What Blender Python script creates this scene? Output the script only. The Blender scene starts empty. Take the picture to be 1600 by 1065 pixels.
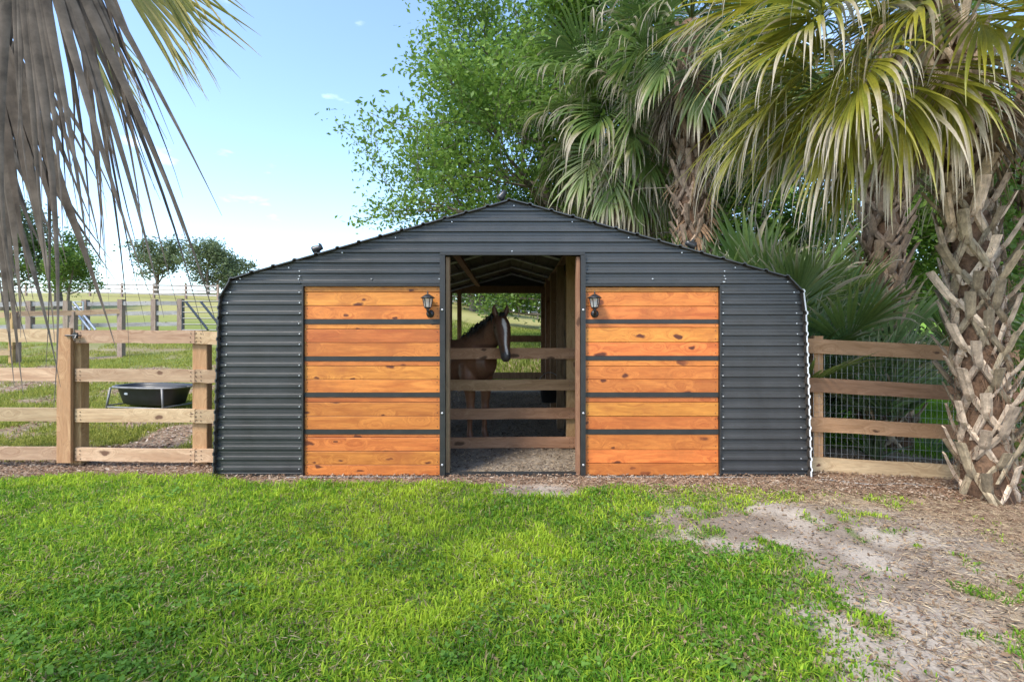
import bpy, bmesh, math, random
import numpy as np
from mathutils import Matrix, Vector

# ------------------------------------------------------------------ camera, world, sun, exposure
scene = bpy.context.scene
COL = scene.collection
CAM_Z = 1.47
HZ = 522.0            # eye level in the photograph (1600 px wide)
F = 800.0
cam_d = bpy.data.cameras.new('camera'); cam = bpy.data.objects.new('camera', cam_d); COL.objects.link(cam)
cam.location = (0, 0, CAM_Z); cam.rotation_euler = (math.radians(90), 0, 0)
cam_d.sensor_width = 36; cam_d.lens = 18; cam_d.shift_y = -10.5 / 1600
cam_d.clip_start = 0.05; cam_d.clip_end = 3000
scene.camera = cam

SUN_EL = math.radians(52); SUN_AZ = math.radians(-136)     # azimuth from +Y, positive towards +X
world = bpy.data.worlds.new('World'); scene.world = world; world.use_nodes = True
wn = world.node_tree.nodes; wl = world.node_tree.links
bg = wn['Background']; sky = wn.new('ShaderNodeTexSky'); sky.sky_type = 'NISHITA'; sky.sun_disc = False
sky.sun_elevation = SUN_EL; sky.sun_rotation = SUN_AZ
sky.air_density = 1.0; sky.dust_density = 0.6; sky.ozone_density = 2.4
# thin fair-weather clouds, everywhere in the sky
tc = wn.new('ShaderNodeTexCoord'); mp = wn.new('ShaderNodeMapping'); mp.inputs['Scale'].default_value = (2.2, 2.2, 7)
nz = wn.new('ShaderNodeTexNoise'); nz.inputs['Scale'].default_value = 2.6; nz.inputs['Detail'].default_value = 7
rp = wn.new('ShaderNodeValToRGB'); rp.color_ramp.elements[0].position = .62; rp.color_ramp.elements[1].position = .82
rp.color_ramp.elements[1].color = (.55, .55, .55, 1)
mx = wn.new('ShaderNodeMix'); mx.data_type = 'RGBA'; mx.inputs['B'].default_value = (9, 9.3, 9.8, 1)
wl.new(tc.outputs['Generated'], mp.inputs['Vector']); wl.new(mp.outputs[0], nz.inputs['Vector'])
wl.new(nz.outputs['Fac'], rp.inputs[0]); wl.new(rp.outputs[0], mx.inputs['Factor'])
wl.new(sky.outputs[0], mx.inputs['A']); wl.new(mx.outputs['Result'], bg.inputs['Color'])
bg.inputs['Strength'].default_value = 0.15
sun_d = bpy.data.lights.new('sun', 'SUN'); sun_d.energy = 2.0; sun_d.angle = math.radians(16); sun_d.color = (1, .94, .84)
sun = bpy.data.objects.new('sun', sun_d); COL.objects.link(sun)
sdir = Vector((math.sin(SUN_AZ) * math.cos(SUN_EL), math.cos(SUN_AZ) * math.cos(SUN_EL), math.sin(SUN_EL)))
sun.rotation_euler = sdir.to_track_quat('Z', 'Y').to_euler(); sun.location = sdir * 40
vs = scene.view_settings; vs.view_transform = 'Standard'; vs.look = 'None'; vs.exposure = 1.48; vs.gamma = 1
scene.cycles.max_bounces = 5; scene.cycles.diffuse_bounces = 4; scene.cycles.glossy_bounces = 2; scene.cycles.transmission_bounces = 4

# ------------------------------------------------------------------ helpers
rng = np.random.default_rng(7)
random.seed(7)
WM = {}

def P(u, v, Y):
    return Vector(((u - 800) / F * Y, Y, CAM_Z + (HZ - v) / F * Y))

def sstep(a, b, x):
    t = np.clip((np.asarray(x, float) - a) / (b - a), 0, 1); return t * t * (3 - 2 * t)

_nt = np.random.default_rng(99).random((256, 256))
def vnoise(x, y):
    x = np.asarray(x, float); y = np.asarray(y, float)
    xi = np.floor(x).astype(int); yi = np.floor(y).astype(int); fx = x - xi; fy = y - yi
    fx = fx * fx * (3 - 2 * fx); fy = fy * fy * (3 - 2 * fy)
    a = _nt[xi % 256, yi % 256]; b = _nt[(xi + 1) % 256, yi % 256]
    c = _nt[xi % 256, (yi + 1) % 256]; d = _nt[(xi + 1) % 256, (yi + 1) % 256]
    return (a * (1 - fx) + b * fx) * (1 - fy) + (c * (1 - fx) + d * fx) * fy
def fbm(x, y, o=4):
    s = 0; a = .5; t = 0
    for i in range(o):
        s = s + a * vnoise(x * 2 ** i + 17 * i, y * 2 ** i + 31 * i); t += a; a *= .55
    return s / t

def gz(x, y):
    """terrain height"""
    x = np.asarray(x, float); y = np.asarray(y, float)
    rise = .085 * np.clip(y - 5.6, 0, 8.6) + .122 * np.clip(y - 14.2, 0, 46) + .01 * np.clip(y - 60, 0, 200)
    inb = .42 + .58 * sstep(11.6, 14.5, y)
    mid = inb * (1 - .5 * sstep(16, 50, y))
    right = .12 + .38 * sstep(16, 45, y)
    A = 1 + (mid - 1) * sstep(-3.35, -3.05, x)
    A = np.where(x < 3, A, mid + (right - mid) * sstep(3.0, 3.8, x))
    wide = sstep(14, 40, y)
    A2 = 1 + (right - 1) * sstep(-16, 10, x)
    A = A * (1 - wide) + A2 * wide
    drop = -.055 * np.clip(x - 2.9, 0, 4) * (1 - .6 * sstep(8, 14, y))
    und = .05 * (fbm(x * .5 + 5, y * .5) - .5) * (1 - sstep(4.2, 5.0, y) * (1 - sstep(12, 14, y)))
    fine = .025 * (fbm(x * 2.3, y * 2.3 + 9) - .5) * (1 - sstep(4.7, 5.1, y) * (1 - sstep(5.6, 5.9, y)))
    sandy = .045 * (fbm(x * 4.2 + 2, y * 4.2, 3) - .5) * sstep(.9, 1.5, x) * sstep(4.9, 4.5, y)
    return rise * A + drop + und + fine + sandy

def g1(x, y): return float(gz(np.array([x]), np.array([y]))[0])

class MB:
    def __init__(s): s.v = []; s.f = []; s.c = []; s.col = (1, 1, 1)
    def add(s, vs, fs):
        n = len(s.v); s.v += [tuple(p) for p in vs]; s.c += [s.col] * len(vs)
        s.f += [tuple(i + n for i in f) for f in fs]
    def box(s, c, d, R=None):
        x, y, z = d[0] / 2, d[1] / 2, d[2] / 2
        p = [Vector((i, j, k)) for i in (-x, x) for j in (-y, y) for k in (-z, z)]
        if R is not None: p = [R @ q for q in p]
        c = Vector(c)
        s.add([q + c for q in p], [(0, 1, 3, 2), (4, 6, 7, 5), (0, 4, 5, 1), (2, 3, 7, 6), (0, 2, 6, 4), (1, 5, 7, 3)])
    def tube(s, pts, rad, n=8, cap=True, flat=1.0):
        pts = [Vector(p) for p in pts]
        if not isinstance(rad, (list, tuple)): rad = [rad] * len(pts)
        vs = []; prev = None
        for i, p in enumerate(pts):
            t = (pts[min(i + 1, len(pts) - 1)] - pts[max(i - 1, 0)]).normalized()
            if prev is None:
                a = t.cross(Vector((0, 0, 1)))
                if a.length < .05: a = t.cross(Vector((1, 0, 0)))
                a.normalize()
            else:
                a = (prev - t * prev.dot(t)).normalized()
            prev = a; b = t.cross(a)
            for k in range(n):
                q = 2 * math.pi * k / n
                vs.append(p + (a * math.cos(q) + b * math.sin(q) * flat) * rad[i])
        fs = []
        for i in range(len(pts) - 1):
            for k in range(n):
                fs.append((i * n + k, i * n + (k + 1) % n, (i + 1) * n + (k + 1) % n, (i + 1) * n + k))
        if cap:
            fs.append(tuple(range(n - 1, -1, -1))); fs.append(tuple((len(pts) - 1) * n + k for k in range(n)))
        s.add(vs, fs)
    def lathe(s, prof, c=(0, 0, 0), n=12):
        vs = []; fs = []; c = Vector(c)
        for r, z in prof:
            for k in range(n):
                q = 2 * math.pi * k / n; vs.append(c + Vector((r * math.cos(q), r * math.sin(q), z)))
        for i in range(len(prof) - 1):
            for k in range(n):
                fs.append((i * n + k, i * n + (k + 1) % n, (i + 1) * n + (k + 1) % n, (i + 1) * n + k))
        s.add(vs, fs)
    def mesh(s, name, mat=None, smooth=False, colors=False):
        m = bpy.data.meshes.new(name); m.from_pydata(s.v, [], s.f); m.validate()
        if mat: m.materials.append(mat)
        if smooth: m.polygons.foreach_set('use_smooth', [True] * len(m.polygons))
        if colors:
            a = m.attributes.new('Col', 'FLOAT_COLOR', 'POINT')
            a.data.foreach_set('color', np.array([(c[0], c[1], c[2], 1) for c in s.c], 'f').ravel())
        m.update(); return m

def npmesh(name, V, Fq, mat, C=None, smooth=False):
    V = np.asarray(V, 'f'); Fq = np.asarray(Fq, 'i'); k = Fq.shape[1]
    m = bpy.data.meshes.new(name); m.vertices.add(len(V)); m.vertices.foreach_set('co', V.ravel())
    m.loops.add(Fq.size); m.loops.foreach_set('vertex_index', Fq.ravel())
    m.polygons.add(len(Fq)); m.polygons.foreach_set('loop_start', np.arange(0, Fq.size, k, dtype='i'))
    m.polygons.foreach_set('loop_total', np.full(len(Fq), k, 'i'))
    if smooth: m.polygons.foreach_set('use_smooth', np.ones(len(Fq), bool))
    m.materials.append(mat); m.update(calc_edges=True)
    if C is not None:
        a = m.attributes.new('Col', 'FLOAT_COLOR', 'POINT')
        C4 = np.ones((len(V), 4), 'f'); C4[:, :3] = C; a.data.foreach_set('color', C4.ravel())
    return m

def obj(name, mesh, parent=None, W=None, label=None, cat=None, group=None, kind=None):
    o = bpy.data.objects.new(name, mesh); COL.objects.link(o)
    W = W if W is not None else Matrix.Identity(4)
    WM[o.name] = W
    if parent is not None:
        o.parent = parent; o.matrix_parent_inverse = WM[parent.name].inverted()
    o.matrix_basis = W
    if label: o['label'] = label
    if cat: o['category'] = cat
    if group: o['group'] = group
    if kind: o['kind'] = kind
    return o
def thing(name, loc, label, cat, group=None):
    return obj(name, None, None, Matrix.Translation(Vector(loc)), label, cat, group)
def T(x, y, z): return Matrix.Translation((x, y, z))

# ------------------------------------------------------------------ materials
def newmat(name):
    m = bpy.data.materials.new(name); m.use_nodes = True
    return m, m.node_tree.nodes, m.node_tree.links, m.node_tree.nodes['Principled BSDF']
def N(nodes, t, **kw):
    n = nodes.new(t)
    for k, v in kw.items():
        if k in n.inputs: n.inputs[k].default_value = v
        else: setattr(n, k, v)
    return n
def ramp(nodes, stops):
    r = nodes.new('ShaderNodeValToRGB'); e = r.color_ramp.elements
    e[0].position, e[0].color = stops[0][0], (*stops[0][1], 1)
    e[1].position, e[1].color = stops[-1][0], (*stops[-1][1], 1)
    for p, c in stops[1:-1]:
        x = e.new(p); x.color = (*c, 1)
    return r
def mixc(nodes, links, a, b, fac, mode='MIX'):
    m = nodes.new('ShaderNodeMix'); m.data_type = 'RGBA'; m.blend_type = mode
    for s, v in (('A', a), ('B', b)):
        if isinstance(v, tuple): m.inputs[s].default_value = (*v, 1)
        else: links.new(v, m.inputs[s])
    if isinstance(fac, (int, float)): m.inputs['Factor'].default_value = fac
    else: links.new(fac, m.inputs['Factor'])
    return m.outputs['Result']

def wood(name, dark, light, knot, axis='X', rough=.65, knots=.5, grain=1.0, blotch=None):
    m, n, l, b = newmat(name)
    tc = N(n, 'ShaderNodeTexCoord'); oi = N(n, 'ShaderNodeObjectInfo')
    ad = N(n, 'ShaderNodeVectorMath', operation='MULTIPLY_ADD')
    sc = N(n, 'ShaderNodeCombineXYZ'); 
    for k in 'XYZ': l.new(oi.outputs['Random'], sc.inputs[k])
    l.new(sc.outputs[0], ad.inputs[0]); ad.inputs[1].default_value = (91, 57, 73); l.new(tc.outputs['Object'], ad.inputs[2])
    st = {'X': (1, 9, 9), 'Y': (9, 1, 9), 'Z': (9, 9, 1)}[axis]
    mp = N(n, 'ShaderNodeVectorMath', operation='MULTIPLY'); mp.inputs[1].default_value = st
    sw = N(n, 'ShaderNodeSeparateXYZ'); l.new(ad.outputs[0], sw.inputs[0]); kc = N(n, 'ShaderNodeCombineXYZ')
    l.new(sw.outputs[{'X': 0, 'Y': 1, 'Z': 2}[axis]], kc.inputs[0]); l.new(sw.outputs[{'X': 2, 'Y': 2, 'Z': 0}[axis]], kc.inputs[1])
    kn = N(n, 'ShaderNodeVectorMath', operation='MULTIPLY'); kn.inputs[1].default_value = (2.4, 5.2, 1)
    nd = N(n, 'ShaderNodeTexNoise', Scale=8.0, Detail=3.0)
    l.new(kc.outputs[0], kn.inputs[0])
    kd = N(n, 'ShaderNodeVectorMath', operation='MULTIPLY_ADD'); l.new(ad.outputs[0], nd.inputs['Vector'])
    l.new(nd.outputs['Color'], kd.inputs[0]); kd.inputs[1].default_value = (.35, .35, .35); l.new(kn.outputs[0], kd.inputs[2])
    vo = N(n, 'ShaderNodeTexVoronoi', voronoi_dimensions='2D', Scale=1.0); l.new(kd.outputs[0], vo.inputs['Vector'])
    sep = N(n, 'ShaderNodeSeparateColor'); l.new(vo.outputs['Color'], sep.inputs[0])
    ks = N(n, 'ShaderNodeMapRange'); l.new(sep.outputs[1], ks.inputs['Value']); ks.inputs['To Min'].default_value = .55; ks.inputs['To Max'].default_value = 1.5
    kq = N(n, 'ShaderNodeMath', operation='DIVIDE'); l.new(vo.outputs['Distance'], kq.inputs[0]); l.new(ks.outputs[0], kq.inputs[1])
    ky = N(n, 'ShaderNodeMath', operation='LESS_THAN'); l.new(sep.outputs[0], ky.inputs[0]); ky.inputs[1].default_value = knots
    kr = N(n, 'ShaderNodeMapRange', interpolation_type='SMOOTHSTEP'); l.new(kq.outputs[0], kr.inputs['Value'])
    kr.inputs['From Min'].default_value = .125; kr.inputs['From Max'].default_value = .06
    km = N(n, 'ShaderNodeMath', operation='MULTIPLY'); l.new(kr.outputs[0], km.inputs[0]); l.new(ky.outputs[0], km.inputs[1])
    # grain bends round the knots
    ben = N(n, 'ShaderNodeMapRange', interpolation_type='SMOOTHSTEP'); l.new(vo.outputs['Distance'], ben.inputs['Value'])
    ben.inputs['From Min'].default_value = .45; ben.inputs['From Max'].default_value = .0; ben.inputs['To Max'].default_value = 1.2
    l.new(ad.outputs[0], mp.inputs[0])
    gv = N(n, 'ShaderNodeVectorMath', operation='ADD'); l.new(mp.outputs[0], gv.inputs[0])
    cb = N(n, 'ShaderNodeCombineXYZ')
    for k in 'XYZ': l.new(ben.outputs[0], cb.inputs[k])
    l.new(cb.outputs[0], gv.inputs[1])
    g1_ = N(n, 'ShaderNodeTexNoise', Scale=1.6, Detail=6.0, Roughness=.6, Distortion=.8); l.new(gv.outputs[0], g1_.inputs['Vector'])
    g2 = N(n, 'ShaderNodeTexNoise', Scale=9.0, Detail=4.0, Roughness=.7); l.new(gv.outputs[0], g2.inputs['Vector'])
    r1 = ramp(n, [(.32, dark), (.5, tuple((a + c) / 2 for a, c in zip(dark, light))), (.66, light)]); l.new(g1_.outputs['Fac'], r1.inputs[0])
    r2 = ramp(n, [(.3, (.62,) * 3), (.55, (1,) * 3)]); l.new(g2.outputs['Fac'], r2.inputs[0])
    c = mixc(n, l, r1.outputs[0], r2.outputs[0], .6 * grain, 'MULTIPLY')
    # each piece a little lighter or darker, redder or yellower
    hv = N(n, 'ShaderNodeHueSaturation'); l.new(c, hv.inputs['Color'])
    mr = N(n, 'ShaderNodeMapRange'); l.new(oi.outputs['Random'], mr.inputs['Value']); mr.inputs['To Min'].default_value = .80; mr.inputs['To Max'].default_value = 1.14
    l.new(mr.outputs[0], hv.inputs['Value'])
    mh = N(n, 'ShaderNodeMath', operation='MULTIPLY'); l.new(oi.outputs['Random'], mh.inputs[0]); mh.inputs[1].default_value = 7.31
    mf = N(n, 'ShaderNodeMath', operation='FRACT'); l.new(mh.outputs[0], mf.inputs[0])
    m2 = N(n, 'ShaderNodeMapRange'); l.new(mf.outputs[0], m2.inputs['Value']); m2.inputs['To Min'].default_value = .488; m2.inputs['To Max'].default_value = .509
    l.new(m2.outputs[0], hv.inputs['Hue'])
    c = mixc(n, l, hv.outputs[0], knot, km.outputs[0])
    if blotch:
        bn = N(n, 'ShaderNodeTexNoise', Scale=2.3, Detail=5.0, Roughness=.65); l.new(ad.outputs[0], bn.inputs['Vector'])
        br = ramp(n, [(.52, (0,) * 3), (.72, (.75,) * 3)]); l.new(bn.outputs['Fac'], br.inputs[0])
        c = mixc(n, l, c, blotch, br.outputs[0])
    l.new(c, b.inputs['Base Color']); b.inputs['Roughness'].default_value = rough
    bp = N(n, 'ShaderNodeBump', Strength=.25, Distance=.004); l.new(g2.outputs['Fac'], bp.inputs['Height']); l.new(bp.outputs[0], b.inputs['Normal'])
    return m

def plain(name, col, rough=.6, metal=0, var=.25, scale=6, spec=.5, bump=0.0, per=0.0):
    m, n, l, b = newmat(name)
    tc = N(n, 'ShaderNodeTexCoord'); nz = N(n, 'ShaderNodeTexNoise', Scale=scale, Detail=6.0, Roughness=.65); l.new(tc.outputs['Object'], nz.inputs['Vector'])
    r = ramp(n, [(.3, tuple(x * (1 - var) for x in col)), (.7, tuple(min(1, x * (1 + var)) for x in col))]); l.new(nz.outputs['Fac'], r.inputs[0])
    co = r.outputs[0]
    if per:
        oi = N(n, 'ShaderNodeObjectInfo'); hv = N(n, 'ShaderNodeHueSaturation'); l.new(co, hv.inputs['Color']); mr = N(n, 'ShaderNodeMapRange'); l.new(oi.outputs['Random'], mr.inputs['Value'])
        mr.inputs['To Min'].default_value = 1 - per; mr.inputs['To Max'].default_value = 1 + per; l.new(mr.outputs[0], hv.inputs['Value']); co = hv.outputs[0]
        st = N(n, 'ShaderNodeVectorMath', operation='MULTIPLY'); st.inputs[1].default_value = (60, 60, 6); l.new(tc.outputs['Object'], st.inputs[0]); n2 = N(n, 'ShaderNodeTexNoise', Scale=1.0, Detail=4.0, Roughness=.7); l.new(st.outputs[0], n2.inputs['Vector'])
        r2 = ramp(n, [(.3, (.5,) * 3), (.62, (1.1,) * 3)]); l.new(n2.outputs['Fac'], r2.inputs[0]); co = mixc(n, l, co, r2.outputs[0], .8, 'MULTIPLY')
    l.new(co, b.inputs['Base Color']); b.inputs['Roughness'].default_value = rough; b.inputs['Metallic'].default_value = metal
    b.inputs['Specular IOR Level'].default_value = spec
    if bump:
        bp = N(n, 'ShaderNodeBump', Strength=bump, Distance=.01); l.new(nz.outputs['Fac'], bp.inputs['Height']); l.new(bp.outputs[0], b.inputs['Normal'])
    return m

def leafmat(name, transl=.45, rough=.5, spec=.35, sc=30.0, lo=.75, hi=1.1):
    m, n, l, b = newmat(name)
    at = N(n, 'ShaderNodeAttribute', attribute_name='Col')
    tc = N(n, 'ShaderNodeTexCoord'); nz = N(n, 'ShaderNodeTexNoise', Scale=sc, Detail=6.0, Roughness=.65); l.new(tc.outputs['Object'], nz.inputs['Vector'])
    r = ramp(n, [(.32, (lo,) * 3), (.68, (hi,) * 3)]); l.new(nz.outputs['Fac'], r.inputs[0])
    c = mixc(n, l, at.outputs['Color'], r.outputs[0], 1.0, 'MULTIPLY')
    l.new(c, b.inputs['Base Color']); b.inputs['Roughness'].default_value = rough; b.inputs['Specular IOR Level'].default_value = spec
    tr = N(n, 'ShaderNodeBsdfTranslucent'); l.new(c, tr.inputs['Color'])
    ms = N(n, 'ShaderNodeMixShader'); ms.inputs[0].default_value = transl
    out = n['Material Output']; l.new(b.outputs[0], ms.inputs[1]); l.new(tr.outputs[0], ms.inputs[2]); l.new(ms.outputs[0], out.inputs['Surface'])
    return m

def attrmat(name, rough=.9, scale=40, bump=.3, var=(.7, 1.2), spec=.2):
    m, n, l, b = newmat(name)
    at = N(n, 'ShaderNodeAttribute', attribute_name='Col')
    tc = N(n, 'ShaderNodeTexCoord'); nz = N(n, 'ShaderNodeTexNoise', Scale=scale, Detail=8.0, Roughness=.7); l.new(tc.outputs['Object'], nz.inputs['Vector'])
    r = ramp(n, [(.3, (var[0],) * 3), (.7, (var[1],) * 3)]); l.new(nz.outputs['Fac'], r.inputs[0])
    c = mixc(n, l, at.outputs['Color'], r.outputs[0], 1.0, 'MULTIPLY')
    l.new(c, b.inputs['Base Color']); b.inputs['Roughness'].default_value = rough; b.inputs['Specular IOR Level'].default_value = spec
    bp = N(n, 'ShaderNodeBump', Strength=bump, Distance=.02); l.new(nz.outputs['Fac'], bp.inputs['Height']); l.new(bp.outputs[0], b.inputs['Normal'])
    return m

def paintedmetal(name, col, rough=.42):
    m, n, l, b = newmat(name)
    tc = N(n, 'ShaderNodeTexCoord')
    mp = N(n, 'ShaderNodeVectorMath', operation='MULTIPLY'); mp.inputs[1].default_value = (1, 1, .35); l.new(tc.outputs['Object'], mp.inputs[0])
    nz = N(n, 'ShaderNodeTexNoise', Scale=3.0, Detail=7.0, Roughness=.65); l.new(mp.outputs[0], nz.inputs['Vector'])
    r = ramp(n, [(.3, tuple(x * .8 for x in col)), (.72, tuple(x * 1.3 for x in col))]); l.new(nz.outputs['Fac'], r.inputs[0])
    # dust and splashed sand, thickest low on the wall
    sp = N(n, 'ShaderNodeTexNoise', Scale=38.0, Detail=5.0, Roughness=.8); l.new(tc.outputs['Object'], sp.inputs['Vector'])
    sx = N(n, 'ShaderNodeSeparateXYZ'); l.new(tc.outputs['Object'], sx.inputs[0])
    mr = N(n, 'ShaderNodeMapRange'); l.new(sx.outputs['Z'], mr.inputs['Value']); mr.inputs['From Min'].default_value = 0; mr.inputs['From Max'].default_value = .7
    mr.inputs['To Min'].default_value = .68; mr.inputs['To Max'].default_value = .86
    gt = N(n, 'ShaderNodeMath', operation='SUBTRACT'); l.new(sp.outputs['Fac'], gt.inputs[0]); l.new(mr.outputs[0], gt.inputs[1])
    ml = N(n, 'ShaderNodeMath', operation='MULTIPLY', use_clamp=True); l.new(gt.outputs[0], ml.inputs[0]); ml.inputs[1].default_value = 9
    c = mixc(n, l, r.outputs[0], (.3, .27, .23), ml.outputs[0])
    l.new(c, b.inputs['Base Color'])
    dn = N(n, 'ShaderNodeTexNoise', Scale=2.2, Detail=3.0); l.new(tc.outputs['Object'], dn.inputs['Vector']); bp = N(n, 'ShaderNodeBump', Strength=.35, Distance=.03); l.new(dn.outputs['Fac'], bp.inputs['Height']); l.new(bp.outputs[0], b.inputs['Normal'])
    rr = N(n, 'ShaderNodeMapRange'); l.new(nz.outputs['Fac'], rr.inputs['Value']); rr.inputs['To Min'].default_value = rough - .12; rr.inputs['To Max'].default_value = rough + .14
    l.new(rr.outputs[0], b.inputs['Roughness'])
    return m

M = dict(
    metal=paintedmetal('charcoal_sheet_metal', (.043, .0435, .0445), .34),
    trim=plain('black_trim', (.024, .023, .0215), .45, var=.3),
    galv=plain('galvanised_steel', (.45, .46, .47), .4, .8, .25, 9),
    white=plain('white_edge', (.75, .75, .74), .5, var=.12),
    under=plain('dusty_brown_underside', (.045, .034, .026), .8, var=.5, scale=3),
    pale=plain('dusty_pale_plastic', (.34, .32, .29), .7, var=.4, scale=8),
    screw=plain('screw_head', (.6, .6, .6), .35, .6),
    nail=plain('dark_nail', (.07, .035, .02), .6),
    door=wood('orange_stained_pine', (.46, .132, .02), (.71, .255, .046), (.11, .025, .008), 'X', .5, .4, blotch=(.36, .10, .02)),
    rail=wood('pine_rail', (.37, .225, .12), (.57, .395, .235), (.15, .075, .04), 'X', .8, .2),
    railr=wood('cedar_toned_rail', (.28, .14, .062), (.44, .245, .13), (.10, .045, .02), 'X', .8, .2),
    post=wood('pine_post', (.36, .20, .08), (.52, .33, .15), (.16, .07, .03), 'Z', .8, .3),
    boardv=wood('stall_board', (.17, .10, .055), (.29, .18, .105), (.07, .03, .02), 'Z', .85, .3),
    jamb=wood('brown_jamb', (.22, .11, .05), (.34, .19, .095), (.09, .04, .02), 'Z', .85, .2),
    grey=wood('weathered_rail', (.27, .25, .235), (.46, .43, .41), (.15, .13, .12), 'X', .9, .3),
    greyp=wood('weathered_post', (.22, .15, .115), (.36, .27, .21), (.12, .09, .07), 'Z', .9, .2),
    frond=leafmat('palm_leaf', .42, .42, .5),
    dead=leafmat('dead_palm_leaf', .22, .8, .15, 16.0, .5, 1.35),
    leaf=leafmat('tree_leaf', .45, .5, .3),
    grass=leafmat('grass_blade', .45, .6, .15),
    litter=attrmat('plant_litter', .95, 60, .1, spec=.1),
    bark=plain('grey_bark', (.16, .13, .10), .95, var=.5, scale=9, bump=.8),
    fibre=plain('palm_trunk_fibre', (.15, .085, .048), .95, var=.55, scale=22, bump=.9),
    boot=plain('dry_leaf_base', (.50, .385, .275), .9, var=.45, scale=13, bump=.5, per=.38),
    boot2=plain('mossy_leaf_base', (.30, .235, .15), .9, var=.45, scale=13, bump=.5, per=.35),
    bootd=plain('brown_leaf_base', (.26, .18, .12), .9, var=.45, scale=12, bump=.5, per=.35),
    tub=plain('black_plastic', (.022, .022, .023), .45, var=.35, scale=5),
    pipe=plain('dull_steel_pipe', (.22, .21, .2), .55, .3, .3),
    gatepipe=plain('dark_painted_pipe', (.035, .045, .06), .4, 0, .3),
    lamp=plain('black_lantern_metal', (.02, .02, .021), .38, 0, .3),
    hair=plain('black_hair', (.012, .009, .007), .55, var=.5, scale=20),
    horse=attrmat('horse_coat', .5, 25, .05, (.8, 1.15), .35),
    eye=plain('horse_eye', (.006, .004, .003), .08, var=.1),
)
def glassmat():
    m, n, l, b = newmat('frosted_glass'); b.inputs['Base Color'].default_value = (.86, .84, .78, 1)
    b.inputs['Roughness'].default_value = .25; b.inputs['Transmission Weight'].default_value = .55; return m
M['glass'] = glassmat()

# ------------------------------------------------------------------ ground
BXR = np.array([[1.4, 1.2], [2.0, 1.2], [2.75, 1.38], [3.0, 1.55], [3.3, 1.75], [3.5, 1.35], [3.65, 1.05], [4.1, 1.1], [4.3, 1.6], [4.45, 2.3], [4.62, 2.7], [4.85, 2.6]])
def lawn_density(x, y):
    """1 = thick lawn, 0 = bare"""
    bx = np.interp(y, BXR[:, 0], BXR[:, 1])
    e = (bx - x) + .95 * (fbm(x * 1.7 + 40, y * 1.7, 5) - .5)
    d = sstep(-.75, .45, e + .5 * (fbm(x * 6 + 9, y * 6, 3) - .5)) ** 1.4
    # thin strip of grass between bare sand and barn
    d = d * (1 - .45 * sstep(.9, 1.4, x) * sstep(4.15, 4.3, y))
    front = np.where(x < -3.0, 5.28, np.where(x < -.2, 5.12 - .10 * sstep(-3.0, -2.3, x), 4.86))
    front = np.interp(x, [-9, -3.2, -2.6, -1.4, -.5, .2, .9, 1.6, 3], [5.24, 5.29, 5.10, 5.08, 5.06, 4.84, 4.92, 4.94, 4.86])
    d = d * (1 - sstep(-.10, .12, y - front + .30 * (fbm(x * 2.5, y * 2.5 + 70) - .5)))
    # worn spot at the doorway
    d = d * (1 - .9 * sstep(.75, .45, np.hypot((x - .25) / .7, (y - 4.78) / .28) + .5 * (fbm(x * 4, y * 4) - .5)))
    # weed tufts in the sand
    tuft = sstep(.56, .66, fbm(x * 3.4 + 11, y * 3.4 + 3, 4) + .06 * sstep(2.6, 1.2, x)) * (x > .8) * (y < 4.8) * sstep(5.2, 2.2, x)
    return np.maximum(d, .6 * tuft)
def paddock_density(x, y):
    d = sstep(.36, .56, fbm(x * 1.3 + 3, y * 1.3 + 8, 4))
    d = d * (1 - .6 * np.exp(-((y - 6.9) / .35) ** 2) * sstep(.35, .55, fbm(x * .8 + 20, y * 1.5)))
    path = sstep(1.3, .5, np.abs(y - (11.9 + .15 * (x + 7))) )
    d = d * (1 - .85 * path)
    return d * sstep(5.75, 6.2, y)

def axis_pts(lo, hi, segs):
    out = []
    for a, b_, s in segs: out += list(np.arange(a, b_, s))
    return np.array(out + [hi])
gx = axis_pts(-420, 420, [(-420, -60, 18), (-60, -16, 2), (-16, -6, .35), (-6, 6, .05), (6, 16, .35), (16, 60, 2), (60, 420, 18)])
gy = axis_pts(-60, 700, [(-60, -6, 6), (-6, 1.4, .4), (1.4, 6.4, .05), (6.4, 15, .14), (15, 65, 1.2), (65, 160, 8), (160, 700, 30)])
XX, YY = np.meshgrid(gx, gy); fx_, fy_ = XX.ravel(), YY.ravel(); ZZ = gz(fx_, fy_)
ZZ = np.where(np.hypot(fx_, fy_) > 120, ZZ, ZZ)
def lerp(a, b_, t): return a + (b_ - a) * t[:, None]
n1 = fbm(fx_ * 3, fy_ * 3, 5); n2 = fbm(fx_ * .7 + 50, fy_ * .7, 4); n3 = fbm(fx_ * 11, fy_ * 11, 3)
sand = lerp(np.array([.22, .175, .135]), np.array([.38, .325, .265]), sstep(.35, .65, n1))
mulch = lerp(np.array([.16, .095, .06]), np.array([.32, .22, .145]), sstep(.3, .7, n3))
straw = lerp(np.array([.25, .18, .115]), np.array([.45, .36, .24]), sstep(.3, .7, n3))
soil = lerp(np.array([.07, .10, .022]), np.array([.13, .16, .04]), n3)
lawn = lawn_density(fx_, fy_)
C = sand.copy()
e2 = fx_ - np.interp(fy_, [1.4, 2.2, 3, 3.6, 4.2, 4.5, 5], [1.6, 1.9, 2.5, 3.2, 3.3, 2.2, .2]) + 1.1 * (n2 - .5)
C = C + (straw - C) * (.85 * sstep(-.2, .6, e2))[:, None]
red = sstep(1.5, .6, np.hypot(fx_ - 4.3, fy_ - 4.6)) * .85
C = C + (mulch - C) * red[:, None]
strip = sstep(4.55, 4.8, fy_ + .25 * (n1 - .5)) * (1 - sstep(6.1, 6.5, fy_ + .3 * (n1 - .5)))
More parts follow.
